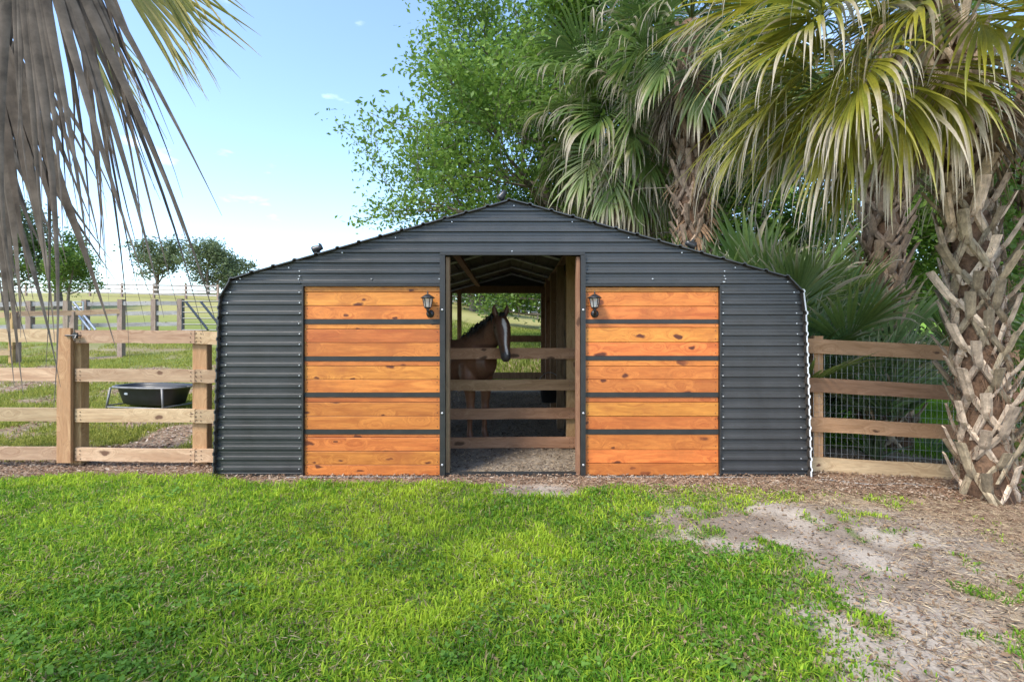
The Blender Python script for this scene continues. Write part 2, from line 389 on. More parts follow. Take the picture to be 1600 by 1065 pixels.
C = C + (mulch * 1.15 - C) * (strip * .85 * (1 - sstep(.9, .4, np.hypot((fx_ - .25) / .7, (fy_ - 4.8) / .3))))[:, None]
C = C + (soil - C) * (sstep(.25, .7, lawn) * .92)[:, None]
pad = (fy_ > 5.9) * ((fx_ < -3.05) | (fy_ > 11.6))
pd = paddock_density(fx_, fy_)
gfar = lerp(np.array([.12, .17, .032]), np.array([.20, .23, .05]), n2)
gold = lerp(np.array([.24, .25, .07]), np.array([.36, .31, .13]), n2)
gcol = gfar + (gold - gfar) * sstep(20, 34, fy_)[:, None]
dirt = lerp(np.array([.18, .12, .075]), np.array([.34, .26, .18]), n3)
pcol = dirt + (gcol - dirt) * np.maximum(pd, sstep(15, 19, fy_) * .95)[:, None]
C = np.where(pad[:, None], pcol, C)
ins = (np.abs(fx_) < 3.05) & (fy_ > 5.3) & (fy_ < 11.6)
barnfloor = lerp(np.array([.17, .135, .10]), np.array([.32, .265, .205]), n1)
C = np.where(ins[:, None], barnfloor, C)
rl = (fx_ > 3.05) & (fy_ > 6.9) & (fy_ < 60)
rcol = lerp(np.array([.13, .25, .03]), np.array([.22, .36, .05]), n1)
rm = sstep(6.5, 7.4, fy_ + (n2 - .5) + .3 * (fx_ - 5.2))
C = np.where(rl[:, None], mulch * .8 + (rcol - mulch * .8) * rm[:, None], C)
nx, ny = len(gx), len(gy); ii, jj = np.meshgrid(np.arange(nx - 1), np.arange(ny - 1)); a0 = (jj * nx + ii).ravel()
FQ = np.stack([a0, a0 + 1, a0 + nx + 1, a0 + nx], 1)
gm = attrmat('ground_soil', .95, 55, .5, (.68, 1.25), .15)
obj('ground', npmesh('ground', np.stack([fx_, fy_, ZZ], 1), FQ, gm, C, True), kind='structure')

# ------------------------------------------------------------------ barn
BY = 5.3; REAR = 11.45
WZ = np.array([0, 1.80, 1.93, 2.015, 2.055, 2.85]); WW = np.array([3.06, 3.0, 2.965, 2.90, 2.84, 0.0])
def hw(z): return float(np.interp(z, WZ, WW))
barn = thing('metal_barn', (0, 8.3, 0), 'charcoal corrugated metal horse barn with orange wooden door panels', 'barn')

PITCH = .107
def ribs(z0, z1, extra=()):
    zs = []
    k = math.floor(z0 / PITCH) - 1
    prof = [(0, 0), (.026, 0), (.029, -.003), (.034, -.003), (.037, 0), (.060, 0), (.070, -.019), (.096, -.019)]
    while k * PITCH < z1 + PITCH:
        for dz, off in prof: zs.append((k * PITCH + dz, off))
        k += 1
    A = np.array(zs)
    keep = [(z, o) for z, o in zs if z0 + 1e-4 < z < z1 - 1e-4]
    for z in (z0, z1, *extra): keep.append((z, float(np.interp(z, A[:, 0], A[:, 1]))))
    return sorted(set(keep))
def sheet(mb, Y, z0, z1, xl, xr, thick=.004, sgn=1):
    pr = ribs(z0, z1, [z for z in WZ if z0 < z < z1])
    for (za, oa), (zb, ob) in zip(pr[:-1], pr[1:]):
        xa0, xa1, xb0, xb1 = xl(za), xr(za), xl(zb), xr(zb)
        ya, yb = Y + sgn * oa, Y + sgn * ob
        if xa1 - xa0 < .002: continue
        mb.add([(xa0, ya, za), (xa1, ya, za), (xb1, yb, zb), (xb0, yb, zb)], [(0, 1, 2, 3)])
        mb.add([(xa0, ya + thick, za), (xa1, ya + thick, za), (xb1, yb + thick, zb), (xb0, yb + thick, zb)], [(3, 2, 1, 0)])
        for s_ in (0, 1):
            x0, x1 = (xa0, xb0) if s_ == 0 else (xa1, xb1)
            mb.add([(x0, ya, za), (x0, ya + thick, za), (x1, yb + thick, zb), (x1, yb, zb)], [(0, 1, 2, 3)])
DZ = 1.965; HZD = 2.285
mb = MB(); sheet(mb, BY, 0.02, DZ + .02, lambda z: -hw(z), lambda z: -2.15); obj('wall_sheet', mb.mesh('wall_sheet', M['metal']), barn)
mb = MB(); sheet(mb, BY, 0.02, DZ + .02, lambda z: 2.14, lambda z: hw(z)); obj('wall_sheet', mb.mesh('wall_sheet', M['metal']), barn)
mb = MB(); sheet(mb, BY, DZ + .02, HZD, lambda z: -hw(z), lambda z: -.70); sheet(mb, BY, DZ + .02, HZD, lambda z: .71, lambda z: hw(z))
sheet(mb, BY, HZD, 2.845, lambda z: -hw(z), lambda z: hw(z)); obj('gable_sheet', mb.mesh('gable_sheet', M['metal']), barn)
# rear wall with its wide opening
mb = MB()
sheet(mb, REAR, .1, 2.40, lambda z: -hw(z), lambda z: -1.36, sgn=-1); sheet(mb, REAR, .1, 2.40, lambda z: .72, lambda z: hw(z), sgn=-1)
sheet(mb, REAR, 2.40, 2.845, lambda z: -hw(z), lambda z: hw(z), sgn=-1); obj('rear_wall', mb.mesh('rear_wall', M['metal']), barn)

# roof and sides: one bent cross-section, ribs running the length of the barn
def outline():
    L = [(-3.07, -.05), (-3.012, 1.80), (-2.99, 1.90), (-2.955, 1.975), (-2.90, 2.03), (-2.85, 2.062), (-.10, 2.832), (-.04, 2.852), (0, 2.858)]
    return L + [(-x, z) for x, z in L[-2::-1]]
OL = np.array(outline()); seg = np.hypot(*np.diff(OL, axis=0).T); S = np.concatenate([[0], np.cumsum(seg)]); TOT = S[-1]
def oat(s): return np.array([np.interp(s, S, OL[:, 0]), np.interp(s, S, OL[:, 1])])
def onorm(s):
    t = oat(min(s + .01, TOT)) - oat(max(s - .01, 0)); t /= np.hypot(*t); return np.array([-t[1], t[0]])
samples = []
s = 0.0; LEG = S[1]
while s < TOT:
    inleg = s < LEG or s > TOT - LEG
    p = PITCH if inleg else .2285; RH = .010 if inleg else .014
    for d, o in ((0, 0), (p - .048, 0), (p - .038, RH), (p - .014, RH), (p - .004, 0)): samples.append((s + d, o))
    s += p
samples = [(a, o) for a, o in samples if a <= TOT]
mb = MB(); tr = MB(); un = MB()
Y0, Y1 = BY - .055, REAR + .05
for i in range(len(samples) - 1):
    (sa, oa), (sb, ob) = samples[i], samples[i + 1]
    na, nb = onorm(sa), onorm(sb); pa, pb = oat(sa) + na * oa, oat(sb) + nb * ob
    qa, qb = pa - na * .012, pb - nb * .012; Y1 = 6.7 if sa < LEG - .02 else REAR + .05
    mb.add([(pa[0], Y0, pa[1]), (pb[0], Y0, pb[1]), (pb[0], Y1, pb[1]), (pa[0], Y1, pa[1])], [(3, 2, 1, 0)])
    un.add([(qa[0], Y0, qa[1]), (qb[0], Y0, qb[1]), (qb[0], Y1, qb[1]), (qa[0], Y1, qa[1])], [(0, 1, 2, 3)])
    mb.add([(pa[0], Y0, pa[1]), (pb[0], Y0, pb[1]), (qb[0], Y0, qb[1]), (qa[0], Y0, qa[1])], [(0, 1, 2, 3)])
    if sa > TOT - LEG - .14:
        pa2, pb2 = pa + na * .003, pb + nb * .003; qa2, qb2 = pa - na * .009, pb - nb * .009
        tr.add([(pa2[0], Y0 - .006, pa2[1]), (pb2[0], Y0 - .006, pb2[1]), (qb2[0], Y0 - .006, qb2[1]), (qa2[0], Y0 - .006, qa2[1])], [(0, 1, 2, 3)])
        tr.add([(pa2[0], Y0 - .006, pa2[1]), (pb2[0], Y0 - .006, pb2[1]), (pb2[0], Y0 + .03, pb2[1]), (pa2[0], Y0 + .03, pa2[1])], [(3, 2, 1, 0)])
        tr.add([(qa2[0], Y0 - .006, qa2[1]), (qb2[0], Y0 - .006, qb2[1]), (qb2[0], Y0 + .03, qb2[1]), (qa2[0], Y0 + .03, qa2[1])], [(0, 1, 2, 3)])
roof = obj('roof', mb.mesh('roof', M['metal']), barn)
obj('roof_underside', un.mesh('roof_underside', M['under']), roof, label='dusty brown underside of the roof sheets')
obj('edge_trim', tr.mesh('edge_trim', M['white']), roof, label='bare white sheet edge')

# steel hoops inside
for Y in (5.42, 6.55, 7.75, 8.95, 10.15, 11.3):
    mb = MB(); pts = []
    for s in np.concatenate([np.linspace(.05, LEG, 4), np.linspace(LEG + .06, TOT / 2, 7)]):
        p = oat(s) - onorm(s) * .05; pts.append((p[0], Y, p[1]))
    pts = pts + [(-x, y, z) for x, y, z in pts[-2::-1]]
    mb.tube(pts, .028, 6); obj('frame_hoop', mb.mesh('frame_hoop', M['galv']), barn)
for x in (-1.5, -.75, .75, 1.5):
    mb = MB(); z = float(np.interp(x, OL[5:12, 0], OL[5:12, 1])) - .11
    mb.box((0, 0, 0), (.09, REAR - BY - .2, .04)); obj('purlin', mb.mesh('purlin', M['boardv']), barn, T(x, (BY + REAR) / 2, z))

# trims round the openings
def trimbox(name, c, d, mat='trim', parent=barn):
    mb = MB(); mb.box((0, 0, 0), d); return obj(name, mb.mesh(name, M[mat]), parent, T(*c))
trimbox('door_jamb', (-.716, BY - .012, 1.145), (.054, .06, 2.27))
trimbox('door_jamb', (.732, BY - .012, 1.145), (.050, .06, 2.27))
trimbox('jamb_board', (.684, BY + .045, 1.14), (.036, .11, 2.26), 'jamb')
trimbox('jamb_board', (-.667, BY + .055, 1.14), (.036, .09, 2.26), 'boardv')
trimbox('header', (0.005, BY - .012, HZD + .012), (1.49, .056, .026))
trimbox('header', (-1.45, BY - .012, DZ + .012), (1.415, .05, .024)); trimbox('header', (1.448, BY - .012, DZ + .012), (1.385, .05, .024))
trimbox('side_trim', (-2.156, BY - .010, .99), (.016, .05, 1.95)); trimbox('side_trim', (2.146, BY - .010, .99), (.016, .05, 1.95))
trimbox('base_rail', (0, BY + .03, .012), (6.08, .06, .05))

# doors: stained planks under black battens
def vz(v): return CAM_Z + (HZ - v) / 151.0
left_rows = [(447.7, 456.1), (456.5, 477.4), (477.8, 498.8), None, (505.8, 514.0), (514.4, 535.0), (535.4, 556.8), None, (563.5, 571.2), (571.6, 592.6), (593, 613.2), None,
             (619.8, 628), (628.4, 649.4), (649.8, 670.8), None, (677.5, 683), (683.4, 704.4), (704.8, 725.6), (726, 746.5)]
right_rows = [(448.4, 456.2), (456.6, 478.3), (478.7, 499.2), None, (505, 511.5), (511.9, 534.4), (534.8, 556), None, (562.4, 571.8), (572.2, 592.4), (592.8, 613), None,
              (619.8, 628), (628.4, 649.8), (650.2, 670.6), None, (677.7, 702), (702.4, 723.2), (723.6, 745.5)]
def plank_mesh(name, L, h, t, mat):
    mb = MB(); c = .003
    x, z = L / 2, h / 2
    V = []; Fc = []
    ring = [(-t / 2, -z + c), (-t / 2, z - c), (-t / 2 + c, z), (t / 2, z), (t / 2, -z), (-t / 2 + c, -z)]
    for xx in (-x, x): V += [(xx, y, zz) for y, zz in ring]
    for k in range(6): Fc.append((k, (k + 1) % 6, 6 + (k + 1) % 6, 6 + k))
    Fc += [(5, 4, 3, 2, 1, 0), (6, 7, 8, 9, 10, 11)]
    mb.add(V, Fc); return mb.mesh(name, mat)
for side, rows, x0, x1, lab in (('l', left_rows, -2.146, -.744, 'orange pine plank panel left of the doorway'), ('r', right_rows, .757, 2.136, 'orange pine plank panel right of the doorway')):
    mb = MB(); mb.box((0, 0, 0), (x1 - x0 - .01, .012, 1.94)); d = obj('door', mb.mesh('door_backing', M['trim']), barn, T((x0 + x1) / 2, BY + .03, .985), lab)
    nl = MB()
    for i, r in enumerate(rows):
        if r is None:
            zt, zb = vz(rows[i - 1][1]) + .001, vz(rows[i + 1][0]) - .001
            mb = MB(); mb.box((0, 0, 0), (x1 - x0, .03, zt - zb)); obj('batten', mb.mesh('batten', M['trim']), d, T((x0 + x1) / 2, BY + .004, (zt + zb) / 2)); continue
        zt, zb = vz(r[0]), max(vz(r[1]), .012); h = zt - zb; off = random.uniform(-.0025, .0025)
        L = x1 - x0 - .004 - random.uniform(0, .004)
        obj('plank', plank_mesh('plank', L, h - .002, .025, M['door']), d, T((x0 + x1) / 2 + random.uniform(-.001, .001), BY + .008 + off, (zt + zb) / 2))
        for xx in (x0 + .03, x1 - .03):
            for zz in ([.5] if h < .08 else [.22, .8]):
                nl.tube([(xx + random.uniform(-.006, .006), BY - .006 + off, zb + h * zz), (xx, BY, zb + h * zz)], .0055, 6)
    obj('nails', nl.mesh('nails', M['nail']), d, kind='stuff')
# screws in rows
mb = MB()
def scr(x, z, r=.0065): mb.tube([(x, BY - .028, z), (x, BY, z)], r, 6)
k = 0
while k * PITCH < 1.95:
    z = k * PITCH + .083
    for x in (-hw(z) + .07, -2.19, 2.175, hw(z) - .07): scr(x + random.uniform(-.006, .006), z)
    k += 1
for z in (2.01, 2.07, 2.12, 2.23): 
    for x in (-.725, .735, -2.19, 2.19): 
        if abs(x) < hw(z) - .03: scr(x, z)
for x in (-2.9 + .1, -2.2, -1.45, -.75, 0, .75, 1.45, 2.2): scr(x, DZ + .075 if abs(x) > .7 else HZD + .04)
for x in (-2.3, -1.75, -1.2, -.62, .02, .62, 1.2, 1.75, 2.3): scr(x, 2.80 - abs(x) * .28, .006)
obj('screws', mb.mesh('screws', M['screw']), barn, kind='stuff')
for x in (-.716, .732):
    for z in (1.72, .66, .13):
        mb = MB(); mb.lathe([(0, .0), (.011, 0), (.013, .006), (.006, .010), (0, .011)], n=8)
        obj('bolt', mb.mesh('bolt', M['screw'], True), barn, T(x, BY - .042, z) @ Matrix.Rotation(math.pi / 2, 4, 'X'))

# inside: partition of upright boards on the right, posts
y = 6.62; i = 0
while y < 11.3:
    w = random.uniform(.13, .15); mb = MB(); h = 2.28 + random.uniform(-.06, .06); mb.box((0, 0, h / 2), (.028, w, h))
    obj('stall_board', mb.mesh('stall_board', M['boardv']), barn, T(.80 + random.uniform(-.01, .01), y + w / 2, g1(.8, y) + .03)); y += w + random.uniform(.012, .05); i += 1
for yy in (7.6, 8.9, 10.2):
    mb = MB(); mb.box((0, 0, 1.2), (.10, .12, 2.45)); obj('stall_post', mb.mesh('stall_post', M['boardv']), barn, T(.715, yy, g1(.7, yy) - .02))
for X, w in ((-1.39, .12), (-1.165, .09), (.70, .12)):
    mb = MB(); mb.box((0, 0, 1.15), (w, .10, 2.45)); obj('rear_post', mb.mesh('rear_post', M['boardv']), barn, T(X, REAR - .10, .12))
for z in (1.37, .56):
    mb = MB(); mb.box((0, 0, 0), (1.86, .03, .14)); obj('rear_rail', mb.mesh('rear_rail', M['boardv']), barn, T(-.24, REAR - .17, z))
mb = MB(); mb.box((0, 0, 0), (2.2, .05, .16)); obj('rear_lintel', mb.mesh('rear_lintel', M['boardv']), barn, T(-.33, REAR - .06, 2.46))

# ------------------------------------------------------------------ fences
def rail(parent, a, b_, h=.143, t=.034, mat='rail', name='rail', sag=0.0, nseg=1):
    a = Vector(a); b_ = Vector(b_); d = b_ - a; L = d.length; X = d.normalized()
    Yv = Vector((0, 0, 1)).cross(X).normalized(); Zv = X.cross(Yv)
    W = Matrix((( X.x, Yv.x, Zv.x, 0), (X.y, Yv.y, Zv.y, 0), (X.z, Yv.z, Zv.z, 0), (0, 0, 0, 1)))
    W.translation = (a + b_) / 2
    mb = MB(); n = 6; vs = []; wob = [random.uniform(-.005, .005) for _ in range(n + 1)]
    for i in range(n + 1):
        x = -L / 2 + L * i / n; o = wob[i] - sag * (1 - (2 * i / n - 1) ** 2)
        for y, z in ((-t / 2, -h / 2), (-t / 2, h / 2), (t / 2, h / 2), (t / 2, -h / 2)): vs.append((x, y, z + o))
    fs = [(0, 1, 2, 3), tuple(n * 4 + k for k in (3, 2, 1, 0))]
    for i in range(n):
        for k in range(4): fs.append((i * 4 + k, (i + 1) * 4 + k, (i + 1) * 4 + (k + 1) % 4, i * 4 + (k + 1) % 4))
    mb.add(vs, fs); return obj(name, mb.mesh(name, M[mat]), parent, W)
def post(parent, x, y, zb, h, w=.1, d=.1, mat='post', name='post', rz=0):
    mb = MB(); c = .006
    ring = [(-w / 2 + c, -d / 2), (w / 2 - c, -d / 2), (w / 2, -d / 2 + c), (w / 2, d / 2 - c), (w / 2 - c, d / 2), (-w / 2 + c, d / 2), (-w / 2, d / 2 - c), (-w / 2, -d / 2 + c)]
    vs = [(a, b_, z) for z in (0, h) for a, b_ in ring]
    mb.add(vs, [tuple(range(7, -1, -1)), tuple(range(8, 16))] + [(k, (k + 1) % 8, 8 + (k + 1) % 8, 8 + k) for k in range(8)])
    return obj(name, mb.mesh(name, M[mat]), parent, T(x, y, zb) @ Matrix.Rotation(rz, 4, 'Z'))
RZ = [(1.505, 1.362), (1.078, .936), (.638, .492), (.208, .066)]

FY = 5.66
fl = thing('board_fence', (-4, FY, 0), 'pale four-rail pine fence section joining the barn at its left', 'fence')
nl = MB()
def nails(mb, x, y, z, w=.05, h=.045):
    for dx in (-w / 2, w / 2):
        for dz in (-h, 0, h):
            p = (x + dx + random.uniform(-.004, .004), y, z + dz + random.uniform(-.004, .004)); mb.tube([(p[0], p[1] - .004, p[2]), (p[0], p[1] + .01, p[2])], .005, 5)
for i, (zt, zb) in enumerate(RZ):
    zc = (zt + zb) / 2; dz = random.uniform(-.006, .006)
    rail(fl, (P(119, 0, FY).x, FY, zc + .012), (P(305.5, 0, FY).x, FY, zc + dz), zt - zb); rail(fl, (P(306.5, 0, FY).x, FY, zc + dz), (-3.06, FY, zc - .01), zt - zb)
    nails(nl, P(303, 0, FY).x, FY - .02, zc); nails(nl, P(312, 0, FY).x, FY - .02, zc); nails(nl, P(124, 0, FY).x, FY - .02, zc + .01)
obj('nails', nl.mesh('nails', M['nail']), fl, kind='stuff')
post(fl, P(316, 0, FY + .07).x, FY + .072, -.1, 1.50, .165, .10); post(fl, P(124.5, 0, FY + .08).x, FY + .082, -.1, 1.50, .12, .12)
ga = thing('wooden_gate', (-5.6, FY, 0), 'pale four-board pine gate with upright end board at left frame edge', 'gate')
nl = MB()
for i, (zt, zb) in enumerate(RZ):
    zc = (zt + zb) / 2 + .02
    rail(ga, (P(-130, 0, FY).x, FY + .002, zc + .01), (P(97, 0, FY).x, FY + .002, zc), zt - zb, sag=.0)
    nails(nl, P(106, 0, FY).x, FY - .042, zc, .09)
mb = MB(); mb.box((0, 0, 0), (.152, .038, 1.475)); obj('end_board', mb.mesh('end_board', M['post']), ga, T(P(106, 0, FY).x, FY - .036, .80))
mb = MB(); mb.box((0, 0, 0), (.12, .034, 1.40)); obj('end_board', mb.mesh('end_board', M['rail']), ga, T(P(-120, 0, FY).x, FY - .036, .80))
mb = MB(); mb.box((0, 0, 0), (.15, .03, .015)); mb.box((.03, -.012, 0), (.05, .02, .06)); mb.tube([(-.075, -.02, .0), (.06, -.02, .0)], .008, 6); mb.tube([(.045, -.02, 0), (.05, -.04, -.03)], .007, 6)
obj('latch', mb.mesh('latch', M['lamp']), ga, T(P(121, 0, FY).x, FY - .05, P(0, 524, FY).z))
obj('nails', nl.mesh('nails', M['nail']), ga, kind='stuff')

# right fence with wire mesh
FR = 5.55
fr = thing('board_fence', (4, FR, -.05), 'reddish four-rail fence with wire mesh between the barn and the palm', 'fence')
def rz_(x): return -.057 * (x - 3.17)
for i, (zt, zb) in enumerate([(1.435, 1.277), (1.012, .848), (.582, .43), (.152, -.008)]):
    zc = (zt + zb) / 2
    rail(fr, (3.08, FR, zc), (5.05, FR, zc + rz_(5.05)), .155, mat='railr' if i < 3 else 'rail'); rail(fr, (5.06, FR, zc + rz_(5.06)), (7.6, FR, zc + rz_(7.6)), .155, mat='railr')
for x in (3.34, 5.1, 7.5): post(fr, x, FR + .07, -.3, 1.76 + rz_(x), .105, .09)
mb = MB()
for k in range(74):
    x = 3.1 + k * .061; mb.tube([(x, FR + .024, -.02 + rz_(x)), (x + random.uniform(-.004, .004), FR + .024, 1.36 + rz_(x))], .0017, 3, False)
for k in range(16):
    z = .02 + k * .088; mb.tube([(3.1, FR + .024, z), (5.3, FR + .026, z + rz_(5.3)), (7.55, FR + .024, z + rz_(7.55))], .0017, 3, False)
obj('wire_mesh', mb.mesh('wire_mesh', M['galv']), fr)

# stall front
SF = 6.42
sf = thing('stall_fence', (0, SF, .03), 'four-rail brown stall barrier inside the barn doorway', 'fence')
for zt, zb in ((1.294, 1.158), (.902, .766), (.542, .406), (.182, .046)):
    rail(sf, (-1.6, SF, (zt + zb) / 2 - .004), (.80, SF, (zt + zb) / 2 + .004), zt - zb, mat='railr')
post(sf, .745, SF + .085, -.05, 2.5, .115, .11); post(sf, -1.55, SF + .085, -.05, 2.4, .115, .11)
nl = MB()
for zc in (1.226, .834, .474, .114): nails(nl, .745, SF - .018, zc)
obj('nails', nl.mesh('nails', M['nail']), sf, kind='stuff')

def far_fence(name, label, pts, zr, mat, pmat, h=.14, pw=.12, ph=1.35, braces=(), group=None):
    x, y = pts[0]; t = thing(name, (x, y, g1(x, y)), label, 'fence', group)
    for (xa, ya) in pts: post(t, xa, ya + .06, g1(xa, ya) - .1, ph + .12, pw, pw, pmat)
    for (xa, ya), (xb, yb) in zip(pts[:-1], pts[1:]):
        for z in zr: rail(t, (xa, ya, g1(xa, ya) + z), (xb, yb, g1(xb, yb) + z), h, .035, mat)
    return t
def pts_uv(us, Ys): return [((u - 800) / F * Y, Y) for u, Y in zip(us, Ys)]
far_fence('paddock_fence', 'short brown-post fence run in the paddock behind the wooden gate', pts_uv([-120, -50, 16], [13.2, 13.4, 13.6]), [1.30, .30], 'rail', 'post')
far_fence('paddock_fence', 'fence with single top rail between brown posts behind the feed trough', pts_uv([22, 112, 187], [13.7, 14.3, 14.8]), [1.33], 'rail', 'greyp', pw=.15)
far_fence('paddock_fence', 'grey weathered three-rail fence along the sandy paddock track', pts_uv([-130, -45, 45, 103], [18.5, 18.9, 19.3, 19.6]), [1.25, .85, .4], 'grey', 'greyp', .17, .2)
far_fence('paddock_fence', 'grey weathered rails left of the dark pipe gate', pts_uv([132, 188, 240, 281], [20.4, 20.6, 20.8, 21]), [1.2, .8, .35], 'grey', 'greyp', .16, .2)
def pipe_gate(label, u0, u1, Y, ub, dark=True):
    (xa, ya), (xb, yb) = pts_uv([u0, u1], [Y, Y]); za = g1((xa + xb) / 2, Y); t = thing('pipe_gate', ((xa + xb) / 2, Y, za), label, 'gate')
    m = M['gatepipe'] if dark else M['galv']
    mb = MB(); mb.tube([(xa, Y, za + .15), (xa, Y, za + 1.3), (xb, Y, za + 1.3), (xb, Y, za + .15), (xa, Y, za + .15)], .035, 6); obj('frame', mb.mesh('frame', m), t)
    for z in (.38, .62, .86, 1.08):
        mb = MB(); mb.tube([(xa, Y, za + z), (xb, Y, za + z)], .024, 6); obj('bar', mb.mesh('bar', m), t)
    for s_ in (0, 1):
        xm = xa + (xb - xa) * (.1 + .35 * s_); mb = MB(); mb.tube([(xm, Y - .05, za + 1.28), (xm + .85, Y - .05, za + .2)], .045, 6); obj('brace', mb.mesh('brace', m), t)
    return t
pipe_gate('dark blue-black pipe gate with diagonal braces beside the barn', 285, 352, 20.5, 0)
pipe_gate('pale pipe gate with diagonal brace behind the left fence post', 106, 130, 20.0, 0, False)
cf = []
for u, Y in ((-60, 52), (-10, 52), (40, 52), (90, 52), (140, 51.5), (190, 50), (240, 48), (290, 46), (340, 44)): cf += pts_uv([u], [Y])
far_fence('hill_fence', 'distant grey fence along the crest of the golden hill', cf, [1.2, .8, .4], 'grey', 'greyp', .15, .16)
far_fence('back_fence', 'distant fence seen through the barn rear opening', pts_uv([660, 690, 720, 750, 780, 810, 840, 870], [47] * 8), [1.1, .6], 'grey', 'greyp', .09, .14)
far_fence('board_fence', 'sunlit board fence across the lawn behind the foreground palm', pts_uv([1370, 1440, 1515, 1590, 1670], [13.5, 13.4, 13.2, 13, 12.8]), [1.2, .82, .44], 'rail', 'post')

# ------------------------------------------------------------------ lanterns
def lantern(x, z, label):
    y = BY - .005
    t = thing('wall_lantern', (x, y, z), label, 'lantern', 'wall lanterns')
    # z is the centre of the round back plate
    mb = MB(); mb.lathe([(0, 0), (.036, 0), (.042, .006), (.040, .014), (.026, .026), (0, .030)], n=16)
    obj('back_plate', mb.mesh('back_plate', M['lamp'], True), t, T(x, y, z) @ Matrix.Rotation(math.pi / 2, 4, 'X'))
    cy = y - .085; s_ = -1 if x < 0 else 1
    cx = x - .013 * 1
    mb = MB(); mb.tube([(x, y - .02, z), (x, y - .06, z + .005), (cx, cy, z + .03), (cx, cy, z + .055)], [.016, .014, .014, .02], 8)
    obj('arm', mb.mesh('arm', M['lamp'], True), t)
    mb = MB(); mb.lathe([(.0, .045), (.022, .046), (.034, .056), (.036, .063), (.0, .064)], (cx, cy, z), 12); obj('base_cup', mb.mesh('base_cup', M['lamp']), t)
    mb = MB(); mb.lathe([(.032, .064), (.050, .150), (.0501, .151), (.0, .151)], (cx, cy, z), 6); obj('glass', mb.mesh('glass', M['glass']), t)
    for k in range(6):
        q = math.pi / 3 * k; mb = MB(); mb.tube([(cx + .034 * math.cos(q), cy + .034 * math.sin(q), z + .062), (cx + .053 * math.cos(q), cy + .053 * math.sin(q), z + .153)], .0045, 5)
        obj('bar', mb.mesh('bar', M['lamp']), t)
    mb = MB(); mb.lathe([(.0, .152), (.056, .152), (.074, .155), (.072, .160), (.045, .178), (.022, .192), (.008, .197), (.006, .206), (.010, .212), (.005, .220), (.002, .232), (0, .233)], (cx, cy, z), 18)
    obj('cap', mb.mesh('cap', M['lamp'], True), t)
lantern((672.5 - 800) / 151, vz(490), 'black carriage lantern on the wooden panel left of the doorway')
lantern((929 - 800) / 151, vz(490), 'black carriage lantern on the wooden panel right of the doorway')

# little solar spotlights on the roof edge
def spot(x, z, tilt, label):
    t = thing('roof_spotlight', (x, BY + .03, z), label, 'spotlight', 'roof spotlights')
    mb = MB(); mb.tube([(x, BY + .03, z - .03), (x - .008, BY + .03, z + .075)], .012, 6); obj('stem', mb.mesh('stem', M['pipe']), t)
    R = Matrix.Rotation(tilt, 4, 'Y')
    mb = MB(); mb.lathe([(0, -.055), (.042, -.05), (.045, -.03), (.030, .02), (.026, .05), (0, .055)], n=12); obj('lamp_head', mb.mesh('lamp_head', M['lamp'], True), t, T(x - .02, BY + .02, z + .085) @ R)
    mb = MB(); mb.box((0, 0, 0), (.03, .06, .012)); obj('solar_panel', mb.mesh('solar_panel', M['tub']), t, T(x + .005, BY + .03, z + .125) @ R)
spot((498 - 800) / 151, vz(401), 1.15, 'small dark spotlight on the left roof slope')
spot((1083 - 800) / 151, vz(394), -1.15, 'small dark spotlight on the right roof slope')
spot((788 - 800) / 151, vz(317), .6, 'small dark spotlight near the roof peak')

# ------------------------------------------------------------------ feed trough
def trough(cx, cy, rz):
    z0 = g1(cx, cy); W = T(cx, cy, z0) @ Matrix.Rotation(rz, 4, 'Z'); t = thing('feed_trough', (cx, cy, z0), 'black feed trough on a grey pipe stand behind the left fence', 'trough')
    def ring(a, b_, z, n=36, e=3.2):
        r = []
        for k in range(n):
            q = 2 * math.pi * k / n; c, s_ = math.cos(q), math.sin(q)
            r.append((a * math.copysign(abs(c) ** (2 / e), c), b_ * math.copysign(abs(s_) ** (2 / e), s_), z))
        return r
    R = [ring(.0, .0, .07), ring(.42, .19, .07), ring(.50, .24, .10), ring(.575, .295, .35), ring(.585, .305, .385), ring(.61, .33, .395), ring(.615, .335, .375), ring(.57, .30, .36),
         ring(.54, .275, .34), ring(.47, .22, .13), ring(.40, .17, .09), ring(0, 0, .085)]
    mb = MB(); n = 36; vs = sum(R, []); fs = [(i * n + k, i * n + (k + 1) % n, (i + 1) * n + (k + 1) % n, (i + 1) * n + k) for i in range(len(R) - 1) for k in range(n)]
    mb.add(vs, fs); obj('tub', mb.mesh('tub', M['tub'], True), t, W)
    mb = MB(); p = ring(.63, .35, .372); mb.tube(p + [p[0]], .017, 6); obj('rim_pipe', mb.mesh('rim_pipe', M['pipe'], True), t, W)
    for sx in (-1, 1):
        for sy in (-1, 1):
            mb = MB(); mb.tube([(sx * .50, sy * .33, .37), (sx * .56, sy * .36, -.02)], .017, 6); obj('leg', mb.mesh('leg', M['pipe'], True), t, W)
        mb = MB(); mb.tube([(sx * .545, -.35, .08), (sx * .545, .35, .08)], .013, 6); obj('stretcher', mb.mesh('stretcher', M['pipe']), t, W)
    mb = MB(); mb.tube([(-.545, -.35, .06), (.545, -.35, .06)], .013, 6); obj('stretcher', mb.mesh('stretcher', M['pipe']), t, W)
    mb = MB(); mb.box((-.26, -.27, .27), (.06, .012, .03)); obj('drain_plug', mb.mesh('drain_plug', M['white']), t, W)
trough(-5.9, 8.45, -.22)

